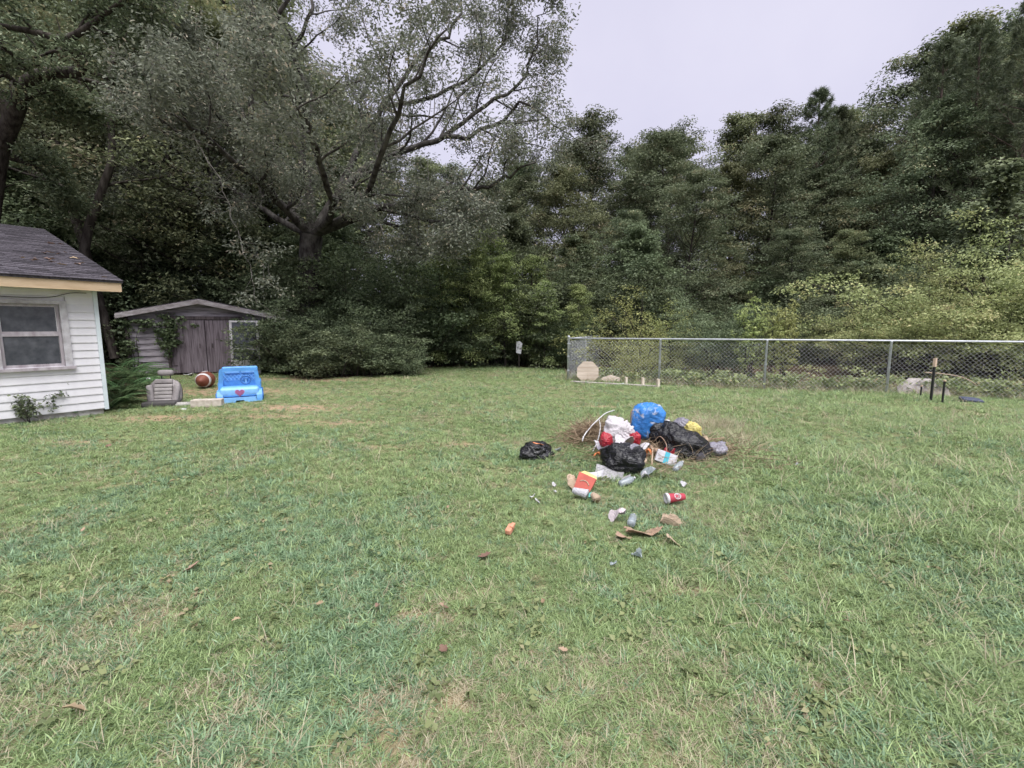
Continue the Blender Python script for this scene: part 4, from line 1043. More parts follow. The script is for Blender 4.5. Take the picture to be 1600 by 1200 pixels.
mb.tube([p[:] for p in pts], 0.016, 8); mb.lathe([(0.05, -.012), (0.05, .012)], 14, swm)
mb.build('steering_wheel', M['toy_dark'], car, True)
mb = MB(); mb.tube([(0.12, 0.30, 0.36), (0.12, 0.36, 0.44)], 0.02, 8); mb.build('steering_column', M['toy_light'], car, True)

# car seat
M['seat_leather'] = surf('grey_leather', (0.20, 0.18, 0.18), (0.31, 0.285, 0.28), 6, 0.5, 0.25, 0.004)
M['seat_dark'] = plain('seat_dark', (0.06, 0.055, 0.055), 0.7)
M['seat_insert'] = surf('grey_leather_insert', (0.25, 0.23, 0.225), (0.36, 0.335, 0.325), 6, 0.5, 0.25, 0.004)
g = GP(258, 632); seat = thing('car_seat', 'worn grey leather car seat with headrest dumped on the ground', 'car seat', g, 0.28)
lean_ = Matrix.Rotation(R(-14), 4, 'X')
def lp(mb, name, mat, parent, smooth=True):
    o = mb.build(name, mat, parent, smooth); return o
br_ = bpy.data.objects.new('backrest', None)
mb = MB()
def slab(mb, prof, y0, y1):                       # prof: (z, half width)
    pass
outline = [(-0.27, 0.03), (0.27, 0.03), (0.285, 0.2), (0.265, 0.36), (0.21, 0.46), (0.17, 0.50), (-0.17, 0.50), (-0.21, 0.47), (-0.265, 0.36), (-0.285, 0.2)]
bm = bmesh.new(); vs = [bm.verts.new((x, -0.06, z)) for x, z in outline]; f = bm.faces.new(vs)
ex_ = bmesh.ops.extrude_face_region(bm, geom=[f]); bmesh.ops.translate(bm, vec=(0, 0.15, 0), verts=[v for v in ex_['geom'] if isinstance(v, bmesh.types.BMVert)])
bmesh.ops.recalc_face_normals(bm, faces=bm.faces)
bmesh.ops.bevel(bm, geom=bm.edges[:], offset=0.035, segments=3, affect='EDGES')
me = bpy.data.meshes.new('backrest'); bm.to_mesh(me); bm.free(); me.materials.append(M['seat_leather']); me.polygons.foreach_set('use_smooth', np.ones(len(me.polygons), bool))
bk = link('backrest', me, seat); bk.matrix_local = lean_
for sx in (-1, 1):
    mb = MB(); mb.rbox((sx * 0.215, -0.085, 0.21), (0.115, 0.10, 0.36), 0.045, 4, Matrix.Rotation(sx * 0.12, 3, 'Y')); mb.build('side_bolster', M['seat_leather'], bk, True)
for k in range(5):
    mb = MB(); mb.rbox((0, -0.075, 0.075 + k * 0.072), (0.30, 0.06, 0.069), 0.016, 3); mb.build('rib', M['seat_insert'], bk, True)
mb = MB(); mb.rbox((0, -0.07, 0.455), (0.30, 0.05, 0.09), 0.02, 3); mb.build('shoulder_panel', M['seat_leather'], bk, True)
for sx in (-1, 1):
    mb = MB(); mb.tube([(sx * 0.075, 0.02, 0.48), (sx * 0.075, 0.02, 0.60)], 0.009, 8); mb.build('headrest_post', M['black_steel'], bk, True)
mb = MB(); mb.rbox((0, 0.0, 0.635), (0.27, 0.11, 0.115), 0.045, 4); mb.build('headrest', M['seat_leather'], bk, True)
mb = MB(); mb.rbox((0.02, -0.20, 0.055), (0.56, 0.30, 0.10), 0.03, 3); mb.build('seat_base', M['seat_dark'], seat, True)
# white rag and red jug at the seat, board of odds and ends before it
M['red_plastic'] = plain('red_plastic', (0.42, 0.03, 0.03), 0.45)
M['white_plastic'] = plain('white_plastic', (0.54, 0.53, 0.54), 0.4)
M['old_board'] = surf('old_board', (0.26, 0.25, 0.23), (0.50, 0.48, 0.45), 6, 0.85, 0.3)
g = GP(234, 627); g[1] += 0.2; jug = thing('plastic_jug', 'red plastic jug lying half hidden behind the car seat', 'jug', g, 0.5)
mb = MB(); mb.rbox((0, 0, 0.14), (0.18, 0.14, 0.26), 0.04, 3); mb.build('body', M['red_plastic'], jug, True)
mb = MB(); mb.lathe([(0.03, 0.26), (0.03, 0.31), (0.02, 0.32)], 12); mb.build('cap', M['black_steel'], jug, True)
mb = MB(); mb.tube(smooth_path([(0.05, 0, 0.25), (0.09, 0, 0.31), (0.02, 0, 0.33), (-0.05, 0, 0.30), (-0.06, 0, 0.25)], 4), 0.013, 6); mb.build('handle', M['red_plastic'], jug, True)
g = GP(268, 634); bd = thing('weathered_board', 'weathered board with bits of rubbish lying before the car seat', 'board', g, 0.25)
mb = MB(); mb.prism([(-0.42, -0.10), (0.30, -0.13), (0.45, -0.03), (0.38, 0.10), (-0.40, 0.12)], 'z', 0.02, 0.05); mb.build('plank', M['old_board'], bd)
mb = MB(); mb.box((0.1, -0.05, 0.062), (0.5, 0.03, 0.02)); mb.build('batten', M['old_board'], bd)
M['yellow_plastic'] = plain('yellow_plastic', (0.62, 0.52, 0.20), 0.4); M['green_plastic'] = plain('green_plastic', (0.12, 0.40, 0.34), 0.4); M['orange_plastic'] = plain('orange_plastic', (0.66, 0.25, 0.06), 0.4)
def crumple(name, label, cat, loc, size, mat, seed, amp=0.35, freq=2.2, res=14, rz=0.0, flat=False, group=None, rot=None):
    """crushed paper or plastic: a sheet folded along many straight creases"""
    rr = random.Random(seed); n = 12
    folds = [(rr.uniform(0, math.pi), rr.uniform(-.7, .7), rr.uniform(-1, 1)) for _ in range(9)]
    hf = [(rr.uniform(0, math.pi), rr.uniform(-.7, .7), rr.uniform(-.2, .2), rr.uniform(-.2, .2)) for _ in range(7)]
    V = []
    for j in range(n + 1):
        for i in range(n + 1):
            u, v = i / n * 2 - 1, j / n * 2 - 1
            if abs(u) == 1 or abs(v) == 1: u += rr.uniform(-.12, .12); v += rr.uniform(-.12, .12)
            k = 1 - 0.22 * (u * u * v * v); u *= k; v *= k
            z = sum(w * abs(math.cos(a) * u + math.sin(a) * v - c) for a, c, w in folds)
            x = u + sum(p * abs(math.cos(a) * u + math.sin(a) * v - c) for a, c, p, q in hf); y = v + sum(q * abs(math.cos(a) * u + math.sin(a) * v - c) for a, c, p, q in hf)
            V.append([x, y, z + rr.uniform(-.03, .03)])
    V = np.array(V); V -= V.min(0); V /= V.max(0); V[:, :2] -= .5
    V = V * np.array(size) * 0.9
    me = bpy.data.meshes.new(name); me.from_pydata([tuple(p) for p in V], [], [(j * (n + 1) + i, j * (n + 1) + i + 1, (j + 1) * (n + 1) + i + 1, (j + 1) * (n + 1) + i) for j in range(n) for i in range(n)]); me.materials.append(mat)
    o = link(name, me, None, loc, rot or (0, 0, rz)); o.modifiers.new('thick', 'SOLIDIFY').thickness = 0.003
    return tag(o, label, cat, group)
crumple('wrapper', 'yellow and white scrap on the weathered board', 'wrapper', GP(262, 629, 0.05), (0.16, 0.08, 0.05), M['yellow_plastic'], 3)
crumple('wrapper', 'teal scrap beside the yellow scrap on the board', 'wrapper', GP(255, 630, 0.05), (0.10, 0.07, 0.05), M['green_plastic'], 4)
crumple('paper_scrap', 'white crumpled paper at the foot of the shed doors', 'paper', GP(296, 589), (0.34, 0.2, 0.12), M['white_plastic'], 5)
crumple('paper_scrap', 'white paper scrap in the grass before the weathered board', 'paper', GP(288, 641), (0.11, 0.07, 0.03), M['white_plastic'], 6)
crumple('white_rag', 'white rag on the corner of the car seat back', 'rag', GP(258, 632, 0.50) + np.array((-0.26, -0.02, 0)), (0.07, 0.07, 0.05), M['white_plastic'], 7)
# football
M['football'] = surf('football_leather', (0.14, 0.045, 0.03), (0.21, 0.075, 0.05), 8, 0.55, 0.5, 0.006, bscale=60)
g = GP(322, 606); FR = 0.205
fb = thing('football', 'giant brown toy football with two white stripes', 'ball', (g[0], g[1], g[2] + FR - 0.005), R(-72))
prof = [(max(0.004, FR * (1 - (abs(z) / 0.40) ** 1.9) ** 0.72 if abs(z) < 0.40 else 0.004), z) for z in np.linspace(-0.40, 0.40, 33)]
rotm = Matrix.Rotation(math.pi / 2, 4, 'Y')
mb = MB(); mb.lathe(prof, 32, rotm); mb.build('body', M['football'], fb, True)
for sx in (-1, 1):
    zz = np.linspace(0.17, 0.235, 4) * sx
    mb = MB(); mb.lathe([(FR * (1 - (abs(z) / 0.40) ** 1.9) ** 0.72 + 0.003, z) for z in zz], 32, rotm)
    mb.build('stripe', M['white_plastic'], fb, True)
for k in range(6):
    mb = MB(); mb.box(((k - 2.5) * 0.04, 0, FR - 0.002), (0.014, 0.08, 0.012)); mb.build('lace', M['white_plastic'], fb)
# two concrete blocks
M['concrete'] = surf('concrete_block', (0.36, 0.31, 0.26), (0.54, 0.49, 0.43), 12, 0.95, 0.5, 0.006, spec=0.1)
for px_, rz_, lb in ((314, 0.22, 'concrete block lying nearer the car seat'), (336, 0.30, 'concrete block lying against the blue toy car')):
    g = GP(px_, 637); bl = thing('concrete_block', lb, 'block', g, rz_, 'concrete blocks between seat and toy car')
    mb = MB(); mb.rbox((0, 0, 0.07), (0.27, 0.19, 0.14), 0.008, 2); mb.build('body', M['concrete'], bl)
    mb = MB(); mb.box((0.0, 0.0, 0.1395), (0.05, 0.10, 0.004)); mb.build('recess', M['block'], bl)
# old storm door leaning at the shed
sd_ = thing('storm_door', 'old white storm door frame leaning against the shed front', 'door', at(386, 590, 14.6) * np.array((1, 1, 0)), sh_a)
mb = MB(); SH = 1.72
for x in (-0.37, 0.37): mb.box((x, 0, SH / 2), (0.07, 0.03, SH))
mb.box((0, 0, SH - 0.03), (0.67, 0.028, 0.055)); mb.box((0, 0, 0.82), (0.67, 0.028, 0.06)); mb.box((0, 0, 0.06), (0.67, 0.028, 0.12))
fr_ = mb.build('frame', M['trim_white'], sd_); fr_.rotation_euler = (R(-4), 0, 0)
mb = MB(); mb.box((0, 0.003, 1.26), (0.665, 0.006, 0.81)); o = mb.build('pane', M['screen'], sd_); o.rotation_euler = (R(-4), 0, 0)
mb = MB(); mb.box((0, 0.003, 0.30), (0.665, 0.006, 0.36)); o = mb.build('kick_panel', M['white_plastic'], sd_); o.rotation_euler = (R(-4), 0, 0)
mb = MB(); mb.box((0, 0.003, 0.635), (0.665, 0.006, 0.31)); o = mb.build('lower_pane', M['screen'], sd_); o.rotation_euler = (R(-4), 0, 0)
# ivy over the shed front
rng = np.random.default_rng(31)
iv = thing('ivy_vine', 'green ivy hanging over the shed wall and left door edge', 'vine', (shx, SHY, 0), sh_a)
cl = []
for (x, z, sx, sz, n_) in ((-1.15, 1.62, 0.55, 0.14, 34), (-0.88, 1.30, 0.14, 0.26, 36), (-0.85, 0.95, 0.08, 0.2, 12), (-1.85, 1.2, 0.10, 0.5, 18), (-1.98, 0.5, 0.10, 0.4, 16), (1.75, 0.7, 0.2, 0.6, 46), (1.5, 1.62, 0.35, 0.12, 24), (1.95, 1.4, .15, .4, 30)):
    cl.append(np.stack([rng.normal(x, sx, n_), rng.normal(-0.16, 0.05, n_), np.clip(rng.normal(z, sz, n_), 0.05, 2.0)], -1))
cl = np.concatenate(cl)
V, F, t_ = foliage(rng, cl, 0.07, 13, 0.085, 0.075, up=0.4); V[:, 1] = np.minimum(V[:, 1], -0.05)
link('leaves', foliage_mesh('leaves', (V, F, t_), M['ivy_leaf']), iv)
vines = [(smooth_path([(x0, -0.07, 0), (x0 + .1, -0.08, .6), (x1, -0.09, 1.2), (x2, -0.1, 1.75)], 4), np.linspace(.012, .006, 13), 5) for x0, x1, x2 in ((-1.8, -1.7, -1.5), (-0.95, -0.88, -1.0), (1.7, 1.8, 1.6), (-1.9, -1.95, -1.8))]
for v_ in vines: link('stem', mesh_np('stem', *tubes([v_]), M['bark'], True), iv)
# ferns and weeds at the house
def fern(label, px, py, h, nfr, seed, group=None):
    rng = np.random.default_rng(seed); g = GP(px, py)
    t = thing('fern', label, 'fern', g, 0, group)
    Vs, Fs, n = [], [], 0; st = []
    for k in range(nfr):
        az = k * 2.4 + rng.uniform(-.3, .3); P = wander(rng, (0, 0, 0), (math.cos(az) * .6, math.sin(az) * .6, 1), h * rng.uniform(.8, 1.3), 14, 0.03, -0.11)
        P[:, 2] = np.maximum(P[:, 2], 0.02)
        st.append((P, np.linspace(.005, .002, len(P)), 3))
        T = unit(np.gradient(P, axis=0)); S = unit(np.cross(T, (0, 0, 1)))
        tt = np.linspace(0, 1, len(P)); w = 0.17 * h * np.sin(math.pi * np.clip(tt * .9 + .12, 0, 1)) + .01
        for sd2 in (-1, 1):
            for q in (0.0, 0.5):
                C = P[2:-1] + (P[3:] - P[2:-1]) * q
                V, F = leaf_geo(C, S[2:-1] * sd2 + T[2:-1] * 0.35, np.cross(S[2:-1] * sd2, T[2:-1]) * sd2 * 0 + np.array((0, 0, 1.0)), w[2:-1], 0.028 * h + .006)
                Vs.append(V); Fs.append(F + n); n += len(V)
    F = np.concatenate(Fs)
    link('fronds', mesh_np('fronds', np.concatenate(Vs), F, M['fern_leaf'], attr={'rnd': ('FACE', rng.uniform(0, 1, len(F)))}), t)
    link('stalks', mesh_np('stalks', *tubes(st), M['understory_leaf'], True), t)
fi = 0
for px_, py_, h_ in ((186, 630, .95), (200, 618, 1.0), (176, 612, 1.1), (212, 606, .9), (192, 598, 1.1), (222, 596, .8), (172, 640, .6)):
    fern('green fern in the clump between house corner and car seat', px_, py_, h_, 17, 60 + fi, 'ferns at the house corner'); fi += 1
fern('low bright fern at the foot of the house wall', 112, 650, 0.28, 10, 80)
def weed(label, px, py, h, seed, leafm='weed_leaf'):
    rng = np.random.default_rng(seed); g = GP(px, py); t = thing('weed', label, 'weed', g)
    st = [(wander(rng, (rng.normal() * .03, rng.normal() * .03, 0), (rng.normal() * .22, rng.normal() * .22, 1), h * rng.uniform(.6, 1.1), 7, .12, .03), np.linspace(.006, .003, 8), 4) for _ in range(5)]
    s2 = spawn(rng, st, 5, .35, .3, .8, .2, .02, 3, .6, 3, .06)
    link('stems', mesh_np('stems', *tubes(st + s2), M['bark'], True), t)
    c = np.array([P[-1] for P, _, _ in s2 + st] + [P[1] for P, _, _ in s2])
    link('leaves', foliage_mesh('leaves', foliage(rng, c, .035, 6, .05, .032), M[leafm]), t)
weed('tall leafy weed growing against the white siding', 84, 654, 0.62, 90, 'understory_leaf')
weed('lower spreading weed against the white siding', 44, 662, 0.42, 91, 'understory_leaf')

# ------------------------------------------------------------------ rubbish heap
def bagmat(name, c, rough=0.28, var=0.15, blot=None, bs=14, strength=0.7):
    m, t, b = nt(name)
    n = noise_node(t, 4, 4); r = ramp(t, [(0.35, tuple(x * (1 - var) for x in c)), (0.65, tuple(min(1, x * (1 + var)) for x in c))])
    t.links.new(n.outputs['Fac'], r.inputs['Fac']); col = r.outputs['Color']
    if blot:
        n3 = noise_node(t, 6, 4); n3.inputs['Distortion'].default_value = 1.0; r3 = ramp(t, [(0.55, (0, 0, 0)), (0.62, (1, 1, 1))]); t.links.new(n3.outputs['Fac'], r3.inputs['Fac'])
        mx = t.nodes.new('ShaderNodeMix'); mx.data_type = 'RGBA'; t.links.new(r3.outputs['Color'], mx.inputs['Factor']); t.links.new(col, mx.inputs['A']); mx.inputs['B'].default_value = (*blot, 1); col = mx.outputs['Result']
    t.links.new(col, b.inputs['Base Color']); b.inputs['Roughness'].default_value = rough; b.inputs['Specular IOR Level'].default_value = 0.5
    n2 = noise_node(t, bs, 4, 0.55, stretch=(1, 1, 2.2)); n2.inputs['Distortion'].default_value = 1.6
    bump(t, b, n2.outputs['Fac'], strength, 0.03)
    return m
M['black_bag'] = bagmat('black_bag', (0.010, 0.010, 0.012), 0.16)
M['blue_bag'] = bagmat('blue_bag', (0.04, 0.19, 0.52), 0.33, 0.2, (0.38, 0.42, 0.52), 8, 0.4)
M['yellow_bag'] = bagmat('yellow_bag', (0.50, 0.43, 0.13), 0.4, 0.15, (0.78, 0.74, 0.62), 10, 0.6)
M['white_cloth'] = bagmat('white_cloth', (0.50, 0.47, 0.49), 0.7, 0.1, None, 10, 0.7)
M['red_bag'] = bagmat('red_bag', (0.34, 0.016, 0.03), 0.35, 0.2, None, 10, 0.6)
M['grey_bag'] = bagmat('grey_bag', (0.20, 0.19, 0.23), 0.35, 0.2, (0.42, 0.42, 0.48), 10, 0.6)
M['brown_paper'] = bagmat('brown_paper', (0.32, 0.215, 0.15), 0.8, 0.15, None, 16, 0.6)
M['tan_paper'] = bagmat('tan_paper', (0.42, 0.32, 0.23), 0.8, 0.12, None, 14, 0.5)
M['pink_paper'] = bagmat('pink_paper', (0.48, 0.42, 0.44), 0.6, 0.1, (0.62, 0.24, 0.36), 16, 0.6)
M['white_paper'] = bagmat('white_paper', (0.48, 0.47, 0.50), 0.7, 0.1, None, 16, 0.5)
M['orange_card'] = bagmat('orange_card', (0.60, 0.20, 0.07), 0.6, 0.15, None, 10, 0.4)
M['red_card'] = plain('red_card', (0.44, 0.09, 0.065), 0.5)
M['cup_red'] = plain('cup_red', (0.40, 0.05, 0.075), 0.45)
M['teal'] = plain('teal_print', (0.05, 0.36, 0.46), 0.5)
M['clear'] = surf('clear_plastic', (0.42, 0.48, 0.52), (0.62, 0.67, 0.70), 8, 0.15, 0.5, 0.01, spec=0.6)
M['clear'].node_tree.nodes['Principled BSDF'].inputs['Transmission Weight'].default_value = 0.6
m, t, b = nt('newsprint'); M['newsprint'] = m                     # columns of small print
tc = t.nodes.new('ShaderNodeTexCoord'); mp = t.nodes.new('ShaderNodeMapping'); t.links.new(tc.outputs['Object'], mp.inputs['Vector'])
br = t.nodes.new('ShaderNodeTexBrick'); br.inputs['Scale'].default_value = 1; br.inputs['Color1'].default_value = (0.10, 0.10, 0.11, 1); br.inputs['Color2'].default_value = (0.28, 0.27, 0.28, 1)
br.inputs['Mortar'].default_value = (0.38, 0.37, 0.38, 1); br.inputs['Mortar Size'].default_value = 0.004; br.inputs['Brick Width'].default_value = 0.05; br.inputs['Row Height'].default_value = 0.014
t.links.new(mp.outputs[0], br.inputs['Vector']); t.links.new(br.outputs['Color'], b.inputs['Base Color']); b.inputs['Roughness'].default_value = 0.85

def bag(name, label, cat, c, size, mat, seed, knot=(0.3, -0.2, 1), amp=0.16, crease=0.06, rz=0.0, power=2.6, sag=0.0, tilt=(0, 0), tail=True):
    """a filled plastic sack: lumpy body, folds running to the knot, straight creases, flattened where it lies"""
    off = Vector((seed * 2.3, seed * 4.1, seed * 1.3)); kn = Vector(knot).normalized(); rr = random.Random(seed)
    ref = kn.orthogonal().normalized(); ref2 = kn.cross(ref)
    planes = [(Vector((rr.gauss(0, 1), rr.gauss(0, 1), rr.gauss(0, 1))).normalized(), rr.uniform(-.5, .6), rr.uniform(-1, 1)) for _ in range(16)]
    bm = bmesh.new(); bmesh.ops.create_icosphere(bm, subdivisions=5, radius=1.0)
    rot = Matrix.Rotation(tilt[0], 3, 'X') @ Matrix.Rotation(tilt[1], 3, 'Y')
    for v in bm.verts:
        d = v.co.normalized()
        r = (abs(d.x) ** power + abs(d.y) ** power + abs(d.z) ** power) ** (-1 / power)
        ph = math.atan2(d.dot(ref2), d.dot(ref)); near = (d.dot(kn) * .5 + .5)
        w = mnoise.noise(d * 2.0 + off) * 1.8
        fold = 1 - abs(math.sin(ph * 5.5 + w * 2.6 + near * 3))
        fold2 = 1 - abs(math.sin(ph * 12.5 + w * 5 - near * 5))
        e = d + Vector((mnoise.noise(d * 2.2 + off), mnoise.noise(d * 2.2 + off * 2), mnoise.noise(d * 2.2 + off * 3))) * 0.35
        pl = sum(q * abs(e.dot(a) - b_) for a, b_, q in planes)
        sp = sum(q * max(0.0, 0.10 - abs(e.dot(a) - b_)) * 5 for a, b_, q in planes)
        wr = 1 - 2 * abs(mnoise.noise(e * 4.2 + off * 1.7))
        r *= 1 + amp * mnoise.noise(d * 1.4 + off) + crease * 1.0 * (fold - .45) * (0.2 + near * near) + crease * 0.55 * (fold2 - .4) * (0.15 + near) + crease * 0.75 * pl + crease * 0.5 * sp + crease * 0.22 * (wr - .35)
        p = Vector((d.x * r * size[0] / 2, d.y * r * size[1] / 2, d.z * r * size[2] / 2))
        if tail and near > 0.94: p += kn * (near - 0.94) * 1.8 * min(size)
        v.co = rot @ p
    zmin = -size[2] * 0.40
    for v in bm.verts:
        if v.co.z < zmin: v.co.z = zmin + (v.co.z - zmin) * 0.08
        v.co.z -= zmin
        k = 1 + sag * max(0.0, 1 - v.co.z / (size[2] * .8)); v.co.x *= k; v.co.y *= k
    me = bpy.data.meshes.new(name); bm.to_mesh(me); bm.free(); me.materials.append(mat); me.polygons.foreach_set('use_smooth', np.ones(len(me.polygons), bool))
    o = link(name, me, None, c, (0, 0, rz)); return tag(o, label, cat)
def HP(px, py, Y):                      # a place on the heap
    p = at(px, py, Y); p[2] = max(p[2], ground_z(p[0], Y)); return p
bag('blue_bag', 'bright blue printed plastic sack on top of the rubbish heap', 'bag', HP(1013, 685, 5.55), (0.40, 0.30, 0.50), M['blue_bag'], 4, (-0.2, 0.1, 1), 0.12, 0.085, 0.1, 3.2, tilt=(0.1, 0.20), tail=False)
bag('black_sack', 'slack black rubbish sack in front of the white cloth bundle', 'bag', HP(975, 742, 4.72), (0.52, 0.38, 0.33), M['black_bag'], 7, (-0.5, -0.1, 1), 0.26, 0.13, -0.15, 2.2, 0.12)
bag('black_sack', 'big black rubbish sack below the yellow bag', 'bag', HP(1064, 722, 5.15), (0.52, 0.38, 0.31), M['black_bag'], 12, (-0.7, 0.0, 0.8), 0.28, 0.13, -0.35, 2.2, 0.15, tilt=(0.0, 0.35))
bag('black_sack', 'black sack end pressed under the blue sack', 'bag', HP(1034, 690, 5.5), (0.36, 0.32, 0.26), M['black_bag'], 15, (0.4, 0.2, 1), 0.25, 0.12)
lone = bag('black_sack', 'black rubbish sack lying alone on the grass beside the heap', 'bag', GP(838, 712, -0.02), (0.38, 0.32, 0.24), M['black_bag'], 21, (-0.5, -0.2, 0.8), 0.35, 0.14, 0.2, 2.2, 0.1)
bag('yellow_bag', 'yellow plastic bag on the hedge side of the heap', 'bag', HP(1082, 690, 5.4), (0.25, 0.22, 0.29), M['yellow_bag'], 25, (-0.3, -0.3, 1), 0.25, 0.10, 0.0, 2.3, tilt=(0, -0.3))
bag('grey_bag', 'greyish see-through bag wedged behind the yellow bag', 'bag', HP(1065, 684, 5.65), (0.22, 0.22, 0.27), M['grey_bag'], 27, (-0.2, 0, 1), 0.25, 0.12)
bag('cloth_bundle', 'crumpled white cloth bundle on the rubbish heap', 'cloth', HP(969, 700, 5.3), (0.38, 0.32, 0.38), M['white_cloth'], 31, (0.1, -0.4, 1), 0.35, 0.17, 0.2, 2.1, 0.1, tail=False)
bag('red_bag', 'red plastic bag poking out beside the white cloth bundle', 'bag', HP(992, 694, 5.15), (0.13, 0.13, 0.17), M['red_bag'], 33, (0.2, -0.3, 1), 0.25, 0.12)
bag('red_bag', 'smaller red plastic bag end left under the white cloth', 'bag', HP(947, 696, 5.2), (0.13, 0.13, 0.15), M['red_bag'], 36, (-0.4, 0, 1), 0.25, 0.12)
bag('grey_bag', 'grey crushed bag at the low end of the heap beside dry stalks', 'bag', HP(1119, 722, 5.15), (0.24, 0.26, 0.20), M['grey_bag'], 38, (0.4, 0, 1), 0.3, 0.13)
sheet_cloth = crumple('cloth_strip', 'white cloth hanging down over the front of the bundle', 'cloth', HP(972, 696, 5.08), (0.26, 0.16, 0.20), M['white_cloth'], 39, rot=(0.5, 0, 0.2))
crumple('paper_bag', 'tan paper bag crushed behind the red carton', 'paper bag', GP(899, 766) + np.array((0, .08, 0)), (0.16, 0.13, 0.16), M['tan_paper'], 41)
crumple('wrapper', 'orange torn wrapper tucked beside the front black sack', 'wrapper', HP(1013, 718, 4.95), (0.08, 0.07, 0.15), M['orange_card'], 42)
crumple('wrapper', 'orange-brown torn carton near the grey crushed bag', 'wrapper', HP(1104, 704, 5.3), (0.19, 0.13, 0.13), M['orange_card'], 43)
crumple('wrapper', 'small orange scrap at the left side of the front sack', 'wrapper', HP(933, 714, 5.05), (0.09, 0.06, 0.07), M['orange_card'], 44)
crumple('wrapper', 'orange torn scrap in the top of the lone black sack', 'wrapper', np.array(lone.location) + np.array((0.02, -0.05, 0.19)), (0.15, 0.07, 0.04), M['orange_card'], 45)
crumple('tissue', 'pale grey-blue tissue at the heap edge near the white tube', 'tissue', HP(934, 702, 5.2), (0.10, 0.08, 0.12), M['white_paper'], 46)
crumple('tissue', 'grey plastic twist lying on the front black sack', 'tissue', np.array(HP(988, 742, 4.7)) + np.array((0, -.1, .27)), (0.15, 0.06, 0.06), M['grey_bag'], 47, rz=0.5)
# red carton with a pale smile arc
g = GP(908, 766); ct = thing('food_carton', 'red food carton with a pale curved line lying in grass', 'carton', g, -0.25, None, 0.85)
ctm = Matrix.Rotation(R(-28), 4, 'X') @ Matrix.Rotation(R(20), 4, 'Y')
def sub(mb, name, mat, parent, mat4, smooth=False):
    o = mb.build(name, mat, parent, smooth); o.matrix_local = mat4; return o
cb = sub(MB().prism([(-0.085, 0), (0.085, 0), (0.10, 0.19), (-0.10, 0.19)], 'y', -0.035, 0.035), 'body', M['red_card'], ct, Matrix.Translation((0, 0, 0.01)) @ ctm)
arc = [(0.062 * math.cos(a), -0.0385, 0.06 + 0.062 * math.sin(a)) for a in np.linspace(0.5, 2.5, 14)]
MB().tube(arc, 0.0055, 5).build('smile_mark', M['tan_paper'], cb, True)
sub(MB().prism([(-0.10, 0.0), (0.10, 0.0), (0.07, 0.07), (-0.07, 0.07)], 'y', -0.004, 0.0), 'flap', M['yellow_plastic'], ct, Matrix.Translation((0, 0, 0.01)) @ ctm @ Matrix.Translation((0, 0.034, 0.19)) @ Matrix.Rotation(R(-50), 4, 'X'))
# cups and bottles
def cup(label, px, py, ln, r0, r1, mat, rz, band=None, lid=True, tilt=0.06, emblem=False):
    g = GP(px, py); t = thing('drink_cup', label, 'cup', (g[0], g[1], g[2] + r1 + 0.025), rz)
    rm = Matrix.Rotation(math.pi / 2 + tilt, 4, 'Y')
    MB().lathe([(r0 * .9, -ln / 2), (r0, -ln / 2 + .004), (r1, ln / 2), (r1 * 1.05, ln / 2 + .004)], 24, rm).build('body', mat, t, True)
    if lid: MB().lathe([(r1 * 1.08, ln / 2 - .004), (r1 * 1.1, ln / 2 + .010), (r1 * .95, ln / 2 + .022), (r1 * .9, ln / 2 + .018)], 24, rm).build('lid', M['white_plastic'], t, True)
    if emblem:
        rr_ = (r0 + r1) / 2
        mb = MB(); pts = [(0.026 * math.cos(a), math.sin(0.026 * math.sin(a) / rr_) * -rr_, math.cos(0.026 * math.sin(a) / rr_) * rr_ + 0.0015) for a in np.linspace(0, 2 * math.pi, 21)]
        pts2 = [Matrix.Rotation(R(-50), 3, 'X') @ Vector(p) for p in pts]
        mb.tube([p[:] for p in pts2], 0.0045, 4); mb.build('emblem_ring', M['white_plastic'], t, True)
        mb = MB(); pts = [(0.012 * math.cos(a), math.sin(0.012 * math.sin(a) / rr_) * -rr_, math.cos(0.012 * math.sin(a) / rr_) * rr_ + 0.0015) for a in np.linspace(0.7, 5.6, 14)]
        mb.tube([(Matrix.Rotation(R(-50), 3, 'X') @ Vector(p))[:] for p in pts], 0.003, 4); mb.build('emblem_letter', M['white_plastic'], t, True)
    return t
cup('red paper drink cup with white lid lying on the grass', 1056, 786, 0.15, 0.029, 0.042, M['cup_red'], math.pi + 0.12, emblem=True)
cup('white paper cup lying beneath the red carton', 906, 777, 0.13, 0.028, 0.042, M['white_paper'], -0.6, lid=False)
cup('small cup with open end toward the lawn near the red carton', 929, 783, 0.08, 0.026, 0.036, M['tan_paper'], -1.3, lid=False)
crumple('wrapper', 'green and white scrap between the white cup and small cup', 'wrapper', GP(922, 775), (0.11, 0.07, 0.05), M['green_plastic'], 50)
def bottle(label, px, py, ln, r, rz, tilt=0.0, Y=None):
    g = GP(px, py) if Y is None else HP(px, py, Y)
    t = thing('plastic_bottle', label, 'bottle', (g[0], g[1], g[2] + r + .015), rz)
    rm = Matrix.Rotation(math.pi / 2 + tilt, 4, 'Y')
    MB().lathe([(r * .8, -ln / 2), (r, -ln / 2 + .015), (r * .94, -.01), (r, ln * .2), (r * .75, ln * .33), (r * .35, ln * .42), (r * .33, ln * .46)], 18, rm).build('body', M['clear'], t, True)
    MB().lathe([(r * .42, ln * .455), (r * .42, ln * .5)], 14, rm).build('cap', M['white_plastic'], t, True)
bottle('clear plastic bottle lying beside the pink and white wrapper', 988, 818, 0.19, 0.032, 1.2)
bottle('clear plastic bottle lying in grass below the newspapers', 980, 756, 0.18, 0.034, 0.4, -0.25)
bottle('clear plastic bottle tilted beside the white and teal box', 1060, 736, 0.17, 0.032, 0.7, -0.35)
